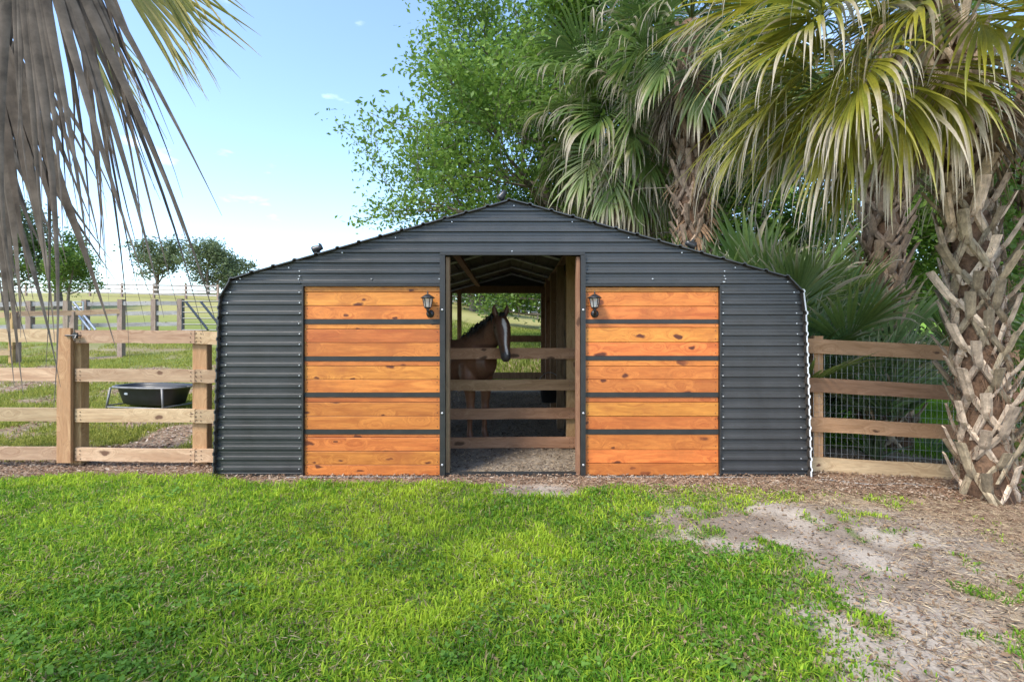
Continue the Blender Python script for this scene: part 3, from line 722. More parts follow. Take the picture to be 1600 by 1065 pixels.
# bucket in the barn
t = thing('feed_bucket', (.62, 7.9, .25), 'black bucket hanging on the stall boards inside the barn', 'bucket')
mb = MB(); zb = .42; mb.lathe([(0, 0), (.12, 0), (.155, .30), (.165, .30), (.165, .285), (.150, .285), (.118, .012), (0, .012)], (.58, 7.95, zb), 18); obj('body', mb.mesh('body', M['tub'], True), t)
mb = MB(); mb.tube([(.58 - .16 * math.cos(a), 7.95, zb + .29 + .17 * math.sin(a)) for a in np.linspace(0, math.pi, 10)], .006, 5); obj('handle', mb.mesh('handle', M['galv']), t)

# white hose at the foot of the wall
for nm, lab, pl in (('hose', 'thin white hose lying at the foot of the right fence', [(3.12, 5.2), (3.6, 5.1), (4.0, 5.22), (4.4, 5.12), (4.75, 5.3)]), ('hose', 'thin pale hose along the foot of the barn wall', [(-2.3, 5.22), (-1.6, 5.24), (-.75, 5.235)]), ('hose', 'thin pale hose along the foot of the barn right of the doorway', [(.75, 5.235), (1.6, 5.24), (2.6, 5.22)])):
    mb = MB(); q = []
    for (xa, ya), (xb, yb) in zip(pl[:-1], pl[1:]):
        for k in range(5): x = xa + (xb - xa) * k / 5; y = ya + (yb - ya) * sstep(0, 1, k / 5); q.append((x, float(y), g1(x, float(y)) + .012))
    mb.tube(q, .005, 6); obj(nm, mb.mesh(nm, M['pale'], True), None, None, lab, 'hose')

# ------------------------------------------------------------------ horse
def loft(mb, rings, n=20):
    """rings: list of (center, axis_u, axis_v, ru, rv)"""
    vs = []; fs = []
    for c, u, v, ru, rv in rings:
        for k in range(n):
            q = 2 * math.pi * k / n; vs.append(Vector(c) + Vector(u) * math.cos(q) * ru + Vector(v) * math.sin(q) * rv)
    for i in range(len(rings) - 1):
        for k in range(n): fs.append((i * n + k, i * n + (k + 1) % n, (i + 1) * n + (k + 1) % n, (i + 1) * n + k))
    fs.append(tuple(range(n - 1, -1, -1))); fs.append(tuple((len(rings) - 1) * n + k for k in range(n)))
    mb.add(vs, fs)
def make_horse():
    mb = MB(); Yv = (0, 1, 0)
    tor = [(-1.30, 1.16, .08, .08), (-1.24, 1.15, .2, .17), (-1.1, 1.13, .275, .26), (-.9, 1.12, .29, .29), (-.65, 1.08, .29, .295), (-.4, 1.05, .305, .30), (-.15, 1.06, .315, .285), (.02, 1.09, .32, .25), (.14, 1.10, .285, .225), (.24, 1.08, .22, .19), (.32, 1.06, .12, .11)]
    loft(mb, [((x, 0, z), (0, 0, 1), Yv, a, b_) for x, z, a, b_ in tor])
    # neck
    nk = [(-.08, 1.16, .27, .19), (.07, 1.255, .245, .155), (.20, 1.345, .205, .128), (.325, 1.435, .172, .108), (.42, 1.515, .145, .096), (.50, 1.59, .105, .08)]
    for lst in (nk,):
        R = []
        for i, (x, z, a, b_) in enumerate(lst):
            p0 = lst[max(i - 1, 0)]; p1 = lst[min(i + 1, len(lst) - 1)]; d = Vector((p1[0] - p0[0], 0, p1[1] - p0[1])).normalized(); u = Vector((-d.z, 0, d.x))
            R.append(((x, .03 * max(0, x), z), u, Yv, a, b_))
        loft(mb, R)
    # head : axis from poll to muzzle, u points to the forehead side
    hd = [(.375, 1.690, .060, .055), (.395, 1.655, .092, .078), (.435, 1.595, .122, .095), (.475, 1.52, .130, .096), (.525, 1.435, .116, .085), (.572, 1.35, .094, .067), (.615, 1.275, .078, .057), (.645, 1.22, .074, .057), (.665, 1.185, .066, .054), (.682, 1.155, .038, .036)]
    d = Vector((.29, 0, -.52)).normalized(); u = Vector((-d.z, 0, d.x))
    HR = T(.495, 0, 1.645) @ Matrix.Rotation(-.55, 4, 'Z') @ T(-.385, -.02, -1.69)
    R3 = HR.to_3x3(); loft(mb, [(HR @ Vector((x, .02, z)), R3 @ u, R3 @ Vector(Yv), a * 1.04, b_ * 1.08) for x, z, a, b_ in hd])
    def limb(pts, n=12):
        for sy in (-1, 1): mb.tube([(x, sy * y, z) for x, y, z, r in pts], [r for *_, r in pts], n)
    limb([(.02, .13, 1.02, .13), (.05, .15, .88, .115), (.07, .145, .74, .085), (.075, .135, .62, .066), (.072, .13, .51, .055), (.078, .13, .46, .058), (.07, .13, .41, .048), (.06, .13, .30, .036), (.055, .13, .19, .036), (.058, .13, .135, .046), (.085, .13, .085, .038), (.105, .13, .055, .048), (.115, .13, .0, .062)])
    limb([(-1.02, .14, 1.05, .2), (-.95, .17, .88, .19), (-.93, .165, .74, .14), (-1.02, .155, .60, .09), (-1.11, .15, .51, .066), (-1.13, .15, .45, .058), (-1.11, .15, .38, .046), (-1.09, .15, .22, .038), (-1.08, .15, .14, .048), (-1.05, .15, .085, .04), (-1.03, .15, .055, .05), (-1.02, .15, 0, .064)])
    for sy in (-1, 1):
        mb.tube([HR @ Vector(p_) for p_ in ((.375, .02 + sy * .055, 1.70), (.370, .02 + sy * .074, 1.755), (.380, .02 + sy * .084, 1.80), (.392, .02 + sy * .080, 1.858))], [.03, .038, .030, .006], 8)
    # jaw / chest fill
    me = mb.mesh('horse_raw'); o = bpy.data.objects.new('tmp', me); COL.objects.link(o)
    r = o.modifiers.new('r', 'REMESH'); r.mode = 'VOXEL'; r.voxel_size = .0125; r.use_smooth_shade = True
    s_ = o.modifiers.new('s', 'SMOOTH'); s_.iterations = 6; s_.factor = .5
    dg = bpy.context.evaluated_depsgraph_get(); em = bpy.data.meshes.new_from_object(o.evaluated_get(dg)); bpy.data.objects.remove(o)
    V = np.zeros(len(em.vertices) * 3, 'f'); em.vertices.foreach_get('co', V); V = V.reshape(-1, 3)
    VH = (np.array(HR.inverted()) @ np.concatenate([V, np.ones((len(V), 1))], 1).T).T[:, :3]; hxx, hyy, hzz = VH.T
    col = np.tile(np.array([.17, .075, .038], 'f'), (len(V), 1))
    x, y, z = V.T
    nzv = vnoise(x * 8 + 3, z * 8 + y * 5)
    col *= (.8 + .4 * nzv)[:, None]
    # darker topline and neck crest, dark head sides
    def to(mask, c):
        nonlocal col; col = col + (np.array(c) - col) * np.clip(mask, 0, 1)[:, None]
    to(.65 * sstep(1.30, 1.45, z) * (x < .3), (.06, .026, .014)); to(.6 * sstep(.36, .5, x) * (z > 1.1), (.055, .024, .014))
    to(.55 * sstep(.14, .30, x) * (z < 1.3) * (z > .8), (.055, .026, .014))
    # muzzle
    hx = (hxx - .375) * d.x + (hzz - 1.69) * d.z; hu = (hxx - .375) * u.x + (hzz - 1.69) * u.z
    head = (hxx > .33) & (z > 1.05) & (hx > .0)
    to(head * sstep(.50, .56, hx), (.05, .04, .038))
    # white blaze down the face
    wbl = np.interp(hx, [0, .10, .17, .3, .45, .52, .57], [.0, .010, .026, .014, .012, .014, .005])
    to(head * (hu > .02) * sstep(wbl + .006, wbl - .006, np.abs(hyy - .02 + .006 * np.sin(hx * 18))) * (wbl > .004) * (hx > .09) * (hx < .57), (.58, .50, .44))
    to(sstep(.09, .05, z), (.20, .16, .12))                                   # hooves
    to(.8 * sstep(.50, .40, z) * sstep(.06, .12, z) * .6, (.16, .07, .04))
    a = em.attributes.new('Col', 'FLOAT_COLOR', 'POINT'); C4 = np.ones((len(V), 4), 'f'); C4[:, :3] = col; a.data.foreach_set('color', C4.ravel())
    em.materials.clear(); em.materials.append(M['horse'])
    f = Vector((.72, -.69, 0)).normalized()
    px, py = -.50, 6.76
    W = T(px, py, g1(px, py) + .0) @ Matrix.Rotation(math.atan2(f.y, f.x), 4, 'Z')
    h = obj('horse', em, None, W, 'dark bay horse with white blaze looking over the stall rails', 'horse')
    # eyes
    for sy in (-1, 1):
        e = MB(); e.lathe([(0, -.017), (.010, -.014), (.016, -.005), (.016, .005), (.010, .014), (0, .017)], n=10)
        obj('eye', e.mesh('eye', M['eye'], True), h, W @ HR @ T(.487, .02 + sy * .090, 1.555))
    # mane: many short locks along the crest, forelock, tail
    rr = random.Random(3); mm = MB()
    for k in range(170):
        q = rr.random(); cx = np.interp(q, [0, .25, .5, .75, 1], [-.17, .0, .11, .245, .46]); cz = np.interp(q, [0, .25, .5, .75, 1], [1.40, 1.465, 1.525, 1.595, 1.69])
        b0 = Vector((cx, rr.uniform(-.02, .02), cz - .015)); out = Vector((rr.uniform(-.04, .0), rr.uniform(-.10, -.02) if rr.random() < .7 else rr.uniform(.0, .06), rr.uniform(-.02, .06)))
        L = rr.uniform(.6, 1.3); mm.tube([b0, b0 + out * .5 * L + Vector((0, 0, .03)), b0 + out * L + Vector((0, -.01, -.05 * L)), b0 + out * 1.15 * L + Vector((0, -.01, -.13 * L))], [.011, .011, .008, .002], 4, flat=.5)
    for k in range(24):
        b0 = Vector((.385 + rr.uniform(-.01, .02), .02 + rr.uniform(-.03, .03), 1.74)); e_ = b0 + Vector((.08 + rr.uniform(-.01, .02), rr.uniform(-.03, .03), -.07 + rr.uniform(-.04, .03)))
        mm.tube([HR @ b0, HR @ ((b0 + e_) / 2 + Vector((.03, 0, .03))), HR @ e_], [.010, .009, .002], 4, flat=.5)
    obj('mane', mm.mesh('mane', M['hair'], True), h, W)
    tl = MB()
    for k in range(60):
        b0 = Vector((-1.28, rr.uniform(-.03, .03), 1.26)); a1 = Vector((-1.36 + rr.uniform(-.02, .02), rr.uniform(-.05, .05), 1.12)); a2 = Vector((-1.36 + rr.uniform(-.06, .05), rr.uniform(-.08, .08), rr.uniform(.45, .75)))
        tl.tube([b0, a1, (a1 + a2) / 2, a2], [.014, .014, .012, .002], 4, flat=.6)
    obj('tail', tl.mesh('tail', M['hair'], True), h, W)
make_horse()

# ------------------------------------------------------------------ palms
def norm(a): return a / np.maximum(np.linalg.norm(a, axis=-1, keepdims=True), 1e-9)
GREEN = np.array([.075, .135, .030]); LIME = np.array([.17, .22, .035]); YEL = np.array([.42, .33, .035]); STRAW = np.array([.50, .43, .31]); BROWN = np.array([.17, .105, .06]); GREYB = np.array([.215, .18, .15])

def frond_mesh(r, base, az, el, pet=1.2, R=1.0, nseg=34, spread=1.9, g_pet=.5, g_seg=1.0, fuse=.42, fold=.25, cols=(GREEN, LIME, STRAW), tip=.25, curl=.15, m=8, costa=.35, wfac=1.0, jit=.06, mat=None, petw=.018, roll=0.0, tex=1.5):
    base = np.array(base, float); d = np.array([math.cos(el) * math.sin(az), math.cos(el) * math.cos(az), math.sin(el)])
    pts = [base.copy()]; dirs = [d.copy()]; npet = 7; p = base.copy()
    for k in range(npet):
        p = p + d * pet / npet; pts.append(p.copy()); d = d + np.array([0, 0, -1]) * g_pet / npet; d = d / np.linalg.norm(d); dirs.append(d.copy())
    zz = np.array([0, 0, 1.]); s = np.cross(d, zz)
    if np.linalg.norm(s) < .15: s = np.array([math.cos(az), -math.sin(az), 0])
    s = s / np.linalg.norm(s); n = np.cross(s, d)
    if roll:
        s, n = s * math.cos(roll) + n * math.sin(roll), n * math.cos(roll) - s * math.sin(roll)
    V = []; Fc = []; Cc = []
    pc = cols[0] * .5 + np.array([.16, .17, .06]) * .5 if cols[0][1] > cols[0][0] else cols[0] * .9
    # petiole, a flattened strip with thickness
    for i, q in enumerate(pts):
        t_ = dirs[i]; sd = np.cross(t_, zz); sd = sd / max(np.linalg.norm(sd), 1e-6); up = np.cross(sd, t_); w = petw * (1.6 - .8 * i / npet)
        for a, b_ in ((-1, 0), (0, .55), (1, 0), (0, -.45)): V.append(q + sd * a * w + up * b_ * w); Cc.append(pc)
    for i in range(npet):
        for k in range(4): Fc.append((i * 4 + k, i * 4 + (k + 1) % 4, (i + 1) * 4 + (k + 1) % 4, (i + 1) * 4 + k))
    off = len(V); hub = pts[-1]
    ang = np.linspace(-spread, spread, nseg) + r.normal(0, .015, nseg); ca = np.cos(ang); sa = np.sin(ang)
    dirn = ca[:, None] * d + sa[:, None] * s + (np.abs(sa) * fold)[:, None] * n; dirn = norm(dirn)
    cen = np.clip(ca, 0, 1) ** 2
    start = hub + (cen * costa * R)[:, None] * (d + np.array([0, 0, -.35]) * cen[:, None])
    L = R * (.62 + .38 * np.cos(ang * .62)) * (1 + r.normal(0, jit, nseg)) * (1 - .18 * cen)
    dth = 2 * spread / nseg
    wmax = (L * fuse + .25 * costa * R * cen) * dth * .56 * wfac + .006
    gs = g_seg * np.clip(1 + r.normal(0, .5, nseg), .3, 2.6)
    dead_tip = r.random(nseg) < tip; tl = np.where(dead_tip, r.uniform(.45, .8, nseg), r.uniform(.82, 1.05, nseg)); gs = np.where(dead_tip, gs * 2.4 + .6, gs)
    side_j = r.normal(0, curl, (nseg, 3)); side_j[:, 2] *= .2
    pos = start.copy(); dr = dirn.copy(); leafn = norm(np.cross(np.cross(dirn, n[None]) + 1e-6, dirn) + 1e-9)
    base_c = cols[0] + (cols[1] - cols[0]) * np.clip(r.random(nseg) * .5 + r.random() * .45, 0, 1)[:, None]
    P3 = np.zeros((nseg, m + 1, 3, 3)); C3 = np.zeros((nseg, m + 1, 3, 3))
    for k in range(m + 1):
        t = k / m
        w = wmax * (min(t / fuse, 1) if t < fuse else max(1 - ((t - fuse) / (1 - fuse)) ** tex, .04))
        ac = np.cross(dr, leafn); ac = norm(ac)
        ln = norm(np.cross(ac, dr))
        P3[:, k, 0] = pos - ac * w[:, None]; P3[:, k, 1] = pos - ln * (w * .45)[:, None]; P3[:, k, 2] = pos + ac * w[:, None]
        tm = sstep(-.12, .10, t - tl)[:, None]; ym = (sstep(-.35, 0, t - tl) * .55)[:, None] if cols[0][1] > cols[0][0] else 0
        c = base_c * (.85 + .3 * t); c = c + (YEL * .8 - c) * ym * (.35 + .65 * dead_tip[:, None]) * .6; c = c + (cols[2] - c) * tm
        C3[:, k] = c[:, None, :]; C3[:, k, 1] *= .85
        if k < m:
            pos = pos + dr * (L / m)[:, None]
            bend = (gs * (.15 / m + max(0, t - fuse * .6) * 2.1 / m * 1.3))
            dr = norm(dr + np.array([0, 0, -1.0]) * bend[:, None] + side_j * max(0, t - fuse) * 1.4 / m)
    V = np.concatenate([np.array(V), P3.reshape(-1, 3)]); Cc = np.concatenate([np.array(Cc), C3.reshape(-1, 3)])
    si, ki, ai = np.meshgrid(np.arange(nseg), np.arange(m), np.arange(2), indexing='ij')
    b0 = (off + (si * (m + 1) + ki) * 3 + ai).ravel()
    FF = np.concatenate([np.array(Fc), np.stack([b0, b0 + 1, b0 + 4, b0 + 3], 1)])
    return npmesh('frond', V, FF, mat or M['frond'], Cc, mat is not M['dead'])

def boot_mesh(kind, mat):
    """inverted-V leaf base: two legs hugging the trunk and a stub standing off; local x = around, y = outward, z = up"""
    r = random.Random(kind); mb = MB()
    def strap(pts, ws, th):
        vs = []
        for (x, y, z), w, t in zip(pts, ws, th):
            vs += [(x - w / 2, y - t * .25, z), (x - w * .25, y + t * .55, z), (x + w * .25, y + t * .55, z), (x + w / 2, y - t * .25, z), (x, y - t * .6, z)]
        n = len(pts); fs = [(4, 3, 2, 1, 0), tuple((n - 1) * 5 + k for k in range(5))]
        for i in range(n - 1):
            for k in range(5): fs.append((i * 5 + k, i * 5 + (k + 1) % 5, (i + 1) * 5 + (k + 1) % 5, (i + 1) * 5 + k))
        mb.add(vs, fs)
    sx = r.uniform(-.045, .045); h = r.uniform(.13, .24); o = r.uniform(.09, .15)
    for s_ in (-1, 1):
        strap([(s_ * .135, -.025, -.24), (s_ * .095, .012, -.14), (s_ * .045, .03, -.05), (s_ * .012, .045, .02)], [.06, .078, .08, .072], [.02, .026, .03, .034])
    strap([(0, .03, -.03), (sx * .4, .05 + o * .25, .04), (sx * .8, .05 + o * .65, .04 + h * .5), (sx, .05 + o, .04 + h), (sx * 1.02, .055 + o * 1.02, .05 + h)], [.088, .092, .095, .098, .085], [.036, .030, .024, .02, .014])
    return mb.mesh('leaf_base', M[mat])
BOOTS = [boot_mesh(k, 'boot') for k in range(4)] + [boot_mesh(k + 10, 'boot2') for k in range(3)]
BOOTD = [boot_mesh(k + 20, 'bootd') for k in range(4)]

def palm(label, base, top, tr=.19, seed=1, boots=None, bootz=(.1, 99), bstep=.034, crown=26, skirt=8, pet=1.15, R=1.0, elr=(72, -42), cols=(GREEN, LIME, STRAW), tip=.25, nseg=34, g_seg=1.0, az_skip=None, extra=(), trunk_mat='fibre', bscale=1.0, group='cabbage palms', m=8, hairs=0):
    r = np.random.default_rng(seed); rr = random.Random(seed)
    base = Vector(base); top = Vector(top); H = top.z - base.z
    t = thing('palm_tree', base, label, 'palm tree', group)
    mb = MB(); pts = []; rad = []
    for k in range(13):
        q = k / 12; c = base.lerp(top, q); bow = .10 * math.sin(math.pi * q) * (1 if seed % 2 else -1)
        pts.append((c.x + bow, c.y, c.z - (.15 if k == 0 else 0))); rad.append(tr * (1.22 - .3 * min(q * 5, 1) + .05 * math.sin(k * 2.1)))
    mb.tube(pts, rad, 14); obj('trunk', mb.mesh('trunk', M[trunk_mat], True), t)
    def axis(z):
        q = (z - base.z) / H; c = base.lerp(top, q); return Vector((c.x + .10 * math.sin(math.pi * q) * (1 if seed % 2 else -1), c.y, z))
    if boots:
        z = base.z + bootz[0]; k = 0
        while z < min(base.z + bootz[1], top.z - .05):
            th = k * 2.39996 + rr.uniform(-.12, .12); c = axis(z); s_ = bscale * rr.uniform(.88, 1.18)
            W = Matrix.Translation(c) @ Matrix.Rotation(th, 4, 'Z') @ Matrix.Translation((0, tr * .93, 0)) @ Matrix.Rotation(rr.uniform(-.22, .22), 4, 'Y') @ Matrix.Rotation(rr.uniform(-.18, .12), 4, 'X') @ Matrix.Diagonal((s_ * rr.choice((-1, 1)), s_, s_ * rr.uniform(.9, 1.15), 1))
            obj('leaf_base', rr.choice(boots), t, W); z += bstep * rr.uniform(.8, 1.2); k += 1
    if boots and hairs:
        hb = MB()
        for k in range(hairs):
            z = base.z + rr.uniform(.1, H - .1); th = rr.uniform(0, 6.283); c = axis(z); d0 = Vector((math.cos(th), math.sin(th), 0)); a0_ = c + d0 * tr * .98
            sl = Vector((-d0.y, d0.x, 0)) * rr.uniform(-.1, .1); hb.tube([a0_, a0_ + d0 * rr.uniform(.03, .08) + sl * .5 + Vector((0, 0, rr.uniform(-.03, .05))), a0_ + d0 * rr.uniform(.04, .13) + sl + Vector((0, 0, rr.uniform(-.18, -.02)))], [.003, .0028, .0012], 3, False)
        obj('trunk_hairs', hb.mesh('trunk_hairs', M['fibre']), t, kind='stuff')
    for k in range(crown):
        q = (k + .5) / crown; az = k * 2.39996 + rr.uniform(-.25, .25); el = math.radians(elr[0] + (elr[1] - elr[0]) * q ** .85) + rr.uniform(-.12, .12)
        if az_skip and az_skip(az, el): continue
        old = q ** 2
        c0 = cols[0] + (cols[1] - cols[0]) * old * .6
        me = frond_mesh(r, np.array(top) + np.array([0, 0, .25 - .5 * q]), az, el, pet * rr.uniform(.85, 1.15), R * rr.uniform(.88, 1.12), nseg, rr.uniform(1.6, 2.1), .35 + .45 * q, g_seg * rr.uniform(.7, 1.35), cols=(c0, cols[1], cols[2]), tip=tip * (.4 + 1.3 * q), fold=rr.uniform(-.05, .35), m=m, roll=rr.uniform(-.6, .6), curl=.32, jit=.13, tex=1.1, wfac=.9)
        obj('frond', me, t)
    for k in range(skirt):
        az = k * 2.39996 + rr.uniform(-.4, .4); el = math.radians(rr.uniform(-78, -50)); g_ = rr.random()
        c0 = BROWN + (GREYB * 1.2 - BROWN) * g_
        me = frond_mesh(r, np.array(top) + np.array([0, 0, -.1 - .5 * rr.random()]), az, el, pet * rr.uniform(.35, .7), R * rr.uniform(.8, 1.1), max(18, nseg - 12), rr.uniform(.5, 1.0), .5, 1.5, cols=(c0, c0 * 1.35, STRAW * .75), tip=.3, fold=.5, mat=M['dead'], curl=.3, m=m)
        obj('dead_frond', me, t)
    for kw in extra:
        dead = kw.pop('dead', False)
        me = frond_mesh(r, mat=M['dead'] if dead else M['frond'], **kw); obj('dead_frond' if dead else 'frond', me, t)
    return t

DG = (np.array([.075, .15, .035]), np.array([.17, .25, .055]), STRAW)
YG = (np.array([.12, .17, .022]), np.array([.42, .37, .035]), STRAW * 1.1)

# foreground palm on the right
bx, by = 4.52, 4.86; gz0 = g1(bx, by)
topF = Vector((4.0, 4.85, 4.72))
def A(dx, dy): return math.atan2(dx, dy)
ex = []; rex = random.Random(12)
for (az, el, pet_, R_, sp, gs, tp, cl) in (
        (A(-1, -.05), 22, 1.35, 1.25, 1.3, .9, .5, YG), (A(-1, -.35), 2, 1.35, 1.2, 1.3, 1.0, .6, YG), (A(-1, .15), -25, 1.3, 1.1, 1.2, 1.2, .6, YG),
        (A(-1, -.25), 12, 1.0, 1.25, 1.5, .9, .45, YG), (A(-1, -.55), -8, .9, 1.2, 1.6, 1.1, .5, YG), (A(-1, .2), -12, 1.1, 1.2, 1.5, 1.1, .5, YG), (A(-.8, -.8), 0, .8, 1.1, 1.6, 1.2, .6, YG), (A(-1, -.3), -30, 1.2, 1.2, 1.1, 1.5, .7, YG), (A(-1, .4), -5, 1.3, 1.2, 1.3, 1.5, .7, YG), (A(-.7, -.5), -40, 1.0, 1.2, 1.1, 1.5, .75, YG), (A(-1, 0), -15, 1.5, 1.2, 1.0, 1.6, .7, YG),
        (A(-1, .1), -50, 1.1, 1.15, .9, 1.4, .8, YG), (A(-.5, -.9), -45, .8, 1.1, .9, 1.4, .85, YG), (A(-1, -.6), -20, 1.4, 1.1, 1.0, 1.5, .8, YG), (A(-.35, -1), -15, .7, 1.0, 1.7, 1.2, .4, YG), (A(.3, -1), -8, .75, 1.0, 1.7, 1.0, .3, DG), (A(-1, -.1), -38, .9, 1.1, 1.2, 1.3, .6, YG), (A(.9, -.5), -5, .9, 1.1, 1.7, 1.0, .3, DG), (A(-.6, .5), -20, 1.0, 1.1, 1.6, 1.2, .4, DG)):
    ex.append(dict(base=np.array(topF) + np.array([0, 0, -.12]), az=az, el=math.radians(el), pet=pet_, R=R_, nseg=50, spread=sp, g_pet=.6, g_seg=gs * 1.3, cols=cl, tip=tp, curl=.42, fold=.25, m=11, jit=.14, tex=1.0, wfac=.85, roll=rex.uniform(-.7, .7)))
for (az, el, pet_, R_, sp) in ((A(.5, -1), -52, .45, .95, 1.0), (A(-1, -.2), -72, .5, .95, .5), (A(.9, -.4), -65, .5, 1.0, .8), (A(-.8, .6), -75, .5, .9, .5)):
    ex.append(dict(base=np.array(topF) + np.array([0, 0, -.35]), az=az, el=math.radians(el), pet=pet_, R=R_, nseg=26, spread=sp, g_pet=.3, g_seg=1.0, cols=(BROWN * 1.5, np.array([.36, .27, .16]), STRAW * .8), tip=.25, curl=.25, fold=.5, m=9, dead=True))
palm('cabbage palm with criss-cross leaf bases standing in front of the right fence', (bx, by, gz0), topF, .165, 3, BOOTS, (.05, 4.6), .034, 16, 0, 1.0, 1.1, (75, 8), YG, .3, 38, 1.0, extra=ex, bscale=.92, hairs=900)
# palms behind
palm('green cabbage palm with drooping fans behind the right roof slope', (3.05, 12.6, g1(3.05, 12.6)), (2.85, 12.5, 6.9), .19, 5, None, crown=40, skirt=9, pet=1.35, R=1.6, elr=(70, -58), cols=(np.array([.085, .17, .04]), np.array([.20, .28, .07]), STRAW), tip=.5, nseg=46, g_seg=2.6, trunk_mat='bark')
palm('tall palm with shaggy brown skirt of dead leaves beside the barn', (3.75, 10.3, g1(3.75, 10.3)), (3.55, 10.1, 7.6), .22, 8, BOOTD, (1.5, 7.4), .05, 26, 16, 1.2, 1.25, (70, -50), DG, .35, 34, 1.4,
     extra=[dict(base=np.array([3.6, 10.15, z]), az=a, el=math.radians(-80), pet=.25, R=.95, nseg=20, spread=.7, g_pet=.2, g_seg=1.2, cols=(BROWN, BROWN * 1.9, STRAW * .7), tip=.3, curl=.35, fold=.6, m=7, dead=True) for z, a in [(6.6 - .19 * k, k * 2.4) for k in range(16)]], bscale=1.1)
palm('palm with dark brown leaf bases in the thicket behind the right fence', (6.1, 8.6, g1(6.1, 8.6)), (6.0, 8.3, 6.4), .24, 11, BOOTD, (.3, 6.2), .036, 24, 7, 1.2, 1.2, (70, -45), DG, .3, 32, 1.1, bscale=1.2)
palm('palm at the right frame edge behind the foreground palm', (9.2, 9.0, g1(9.2, 9)), (9.1, 9.0, 6.2), .22, 13, BOOTD, (.3, 6), .06, 20, 6, 1.2, 1.2, (70, -45), DG, .3, 28, 1.1)
# the palm whose dead leaves hang in from the left
lx, ly = -3.4, .35; topL = Vector((-3.25, .4, 3.5))
exl = []
GB = (np.array([.095, .073, .057]), np.array([.185, .15, .12]), np.array([.19, .155, .125]))
def lead(u, v, Y, aim, R_, sp, nseg, dead=True, gs=.6, fuse=.55, cl=GB, tip=.2, fold=.3, wf=1.2, roll=0.0, costa=.35, curl=.12, jit=.12, tex=1.5):
    h = np.array(P(u, v, Y)); a = np.array(P(*aim)); d = a - h; d /= np.linalg.norm(d)
    az = math.atan2(d[0], d[1]); el = math.asin(d[2])
    exl.append(dict(base=h - d * .05, az=az, el=el, pet=.05, R=R_, nseg=nseg, spread=sp, g_pet=.0, g_seg=gs, fuse=fuse, fold=fold, cols=cl, tip=tip, curl=curl, wfac=wf, dead=dead, m=12, costa=costa, roll=roll, jit=jit, tex=tex, petw=.014, _h=h))
H = math.pi / 2
lead(-20, -480, 1.22, (190, 420, 1.25), 1.12, .27, 22, gs=.2, fuse=.34, wf=1.05, roll=H + .25, tip=.35, jit=.22, curl=.6, costa=.25, tex=.75)
lead(60, -420, 1.45, (230, 420, 1.48), 1.25, .22, 18, gs=.25, fuse=.34, wf=1.05, roll=H - .5, tip=.4, jit=.25, curl=.65, costa=.25, tex=.7)
lead(-60, -260, 1.30, (50, 420, 1.32), 1.08, .20, 10, gs=.3, fuse=.5, wf=1.25, roll=H - .3, tip=.3, jit=.2, curl=.4, costa=.25, tex=.7)
lead(-40, -150, 1.9, (70, 420, 1.9), 1.08, .36, 30, gs=.4, fuse=.42, wf=.95, roll=H, tip=.5, jit=.22, curl=.55, costa=.25, tex=.7)
lead(-110, -90, 1.8, (10, 420, 1.8), 1.05, .34, 22, gs=.4, fuse=.42, wf=1.0, roll=H + .4, tip=.5, jit=.22, curl=.5, costa=.25, tex=.7)
lead(20, -400, 1.36, (190, 420, 1.38), 1.10, .27, 14, gs=.3, fuse=.3, wf=.6, roll=H + .6, tip=.4, jit=.25, curl=.7, costa=.25, tex=.6)
GY = (np.array([.13, .17, .025]), np.array([.42, .36, .05]), np.array([.55, .45, .12]))
lead(100, -170, 2.4, (350, 100, 2.4), .92, .30, 28, dead=False, gs=.2, fuse=.45, cl=GY, tip=.3, wf=.75, roll=1.2, costa=.25)
lead(60, -120, 2.7, (250, 250, 2.7), .95, .30, 28, dead=False, gs=.2, fuse=.45, cl=GY, tip=.3, wf=.75, roll=1.2, costa=.25)
lead(130, -200, 2.2, (330, 20, 2.2), .80, .30, 26, dead=False, gs=.2, fuse=.45, cl=GY, tip=.3, wf=.75, roll=1.0, costa=.25)
lead(-90, 0, 2.7, (20, 330, 2.7), 1.0, .35, 26, dead=False, gs=.3, fuse=.45, cl=GY, tip=.3, wf=.8, roll=1.3, costa=.25)
stalks = []
for e in exl: stalks.append((e.pop('_h'), e['dead']))
pl = palm('palm at left whose grey dead leaves hang into the picture', (lx, ly, g1(lx, ly)), topL, .19, 21, BOOTS, (.05, 3.2), .05, 4, 0, 1.0, 1.0, (60, 20), GY, .3, 38, 1.0, az_skip=lambda az, el: math.sin(az) > .15 , extra=exl, m=6)
for h, dd in stalks:
    a = np.array(topL) + np.array([0, 0, .0]); mid = (a + h) / 2 + np.array([0, 0, .12]); mb = MB(); mb.tube([a, mid, h], [.03, .02, .014], 6, flat=.5)
    obj('leaf_stalk', mb.mesh('leaf_stalk', M['bootd'], True), pl)

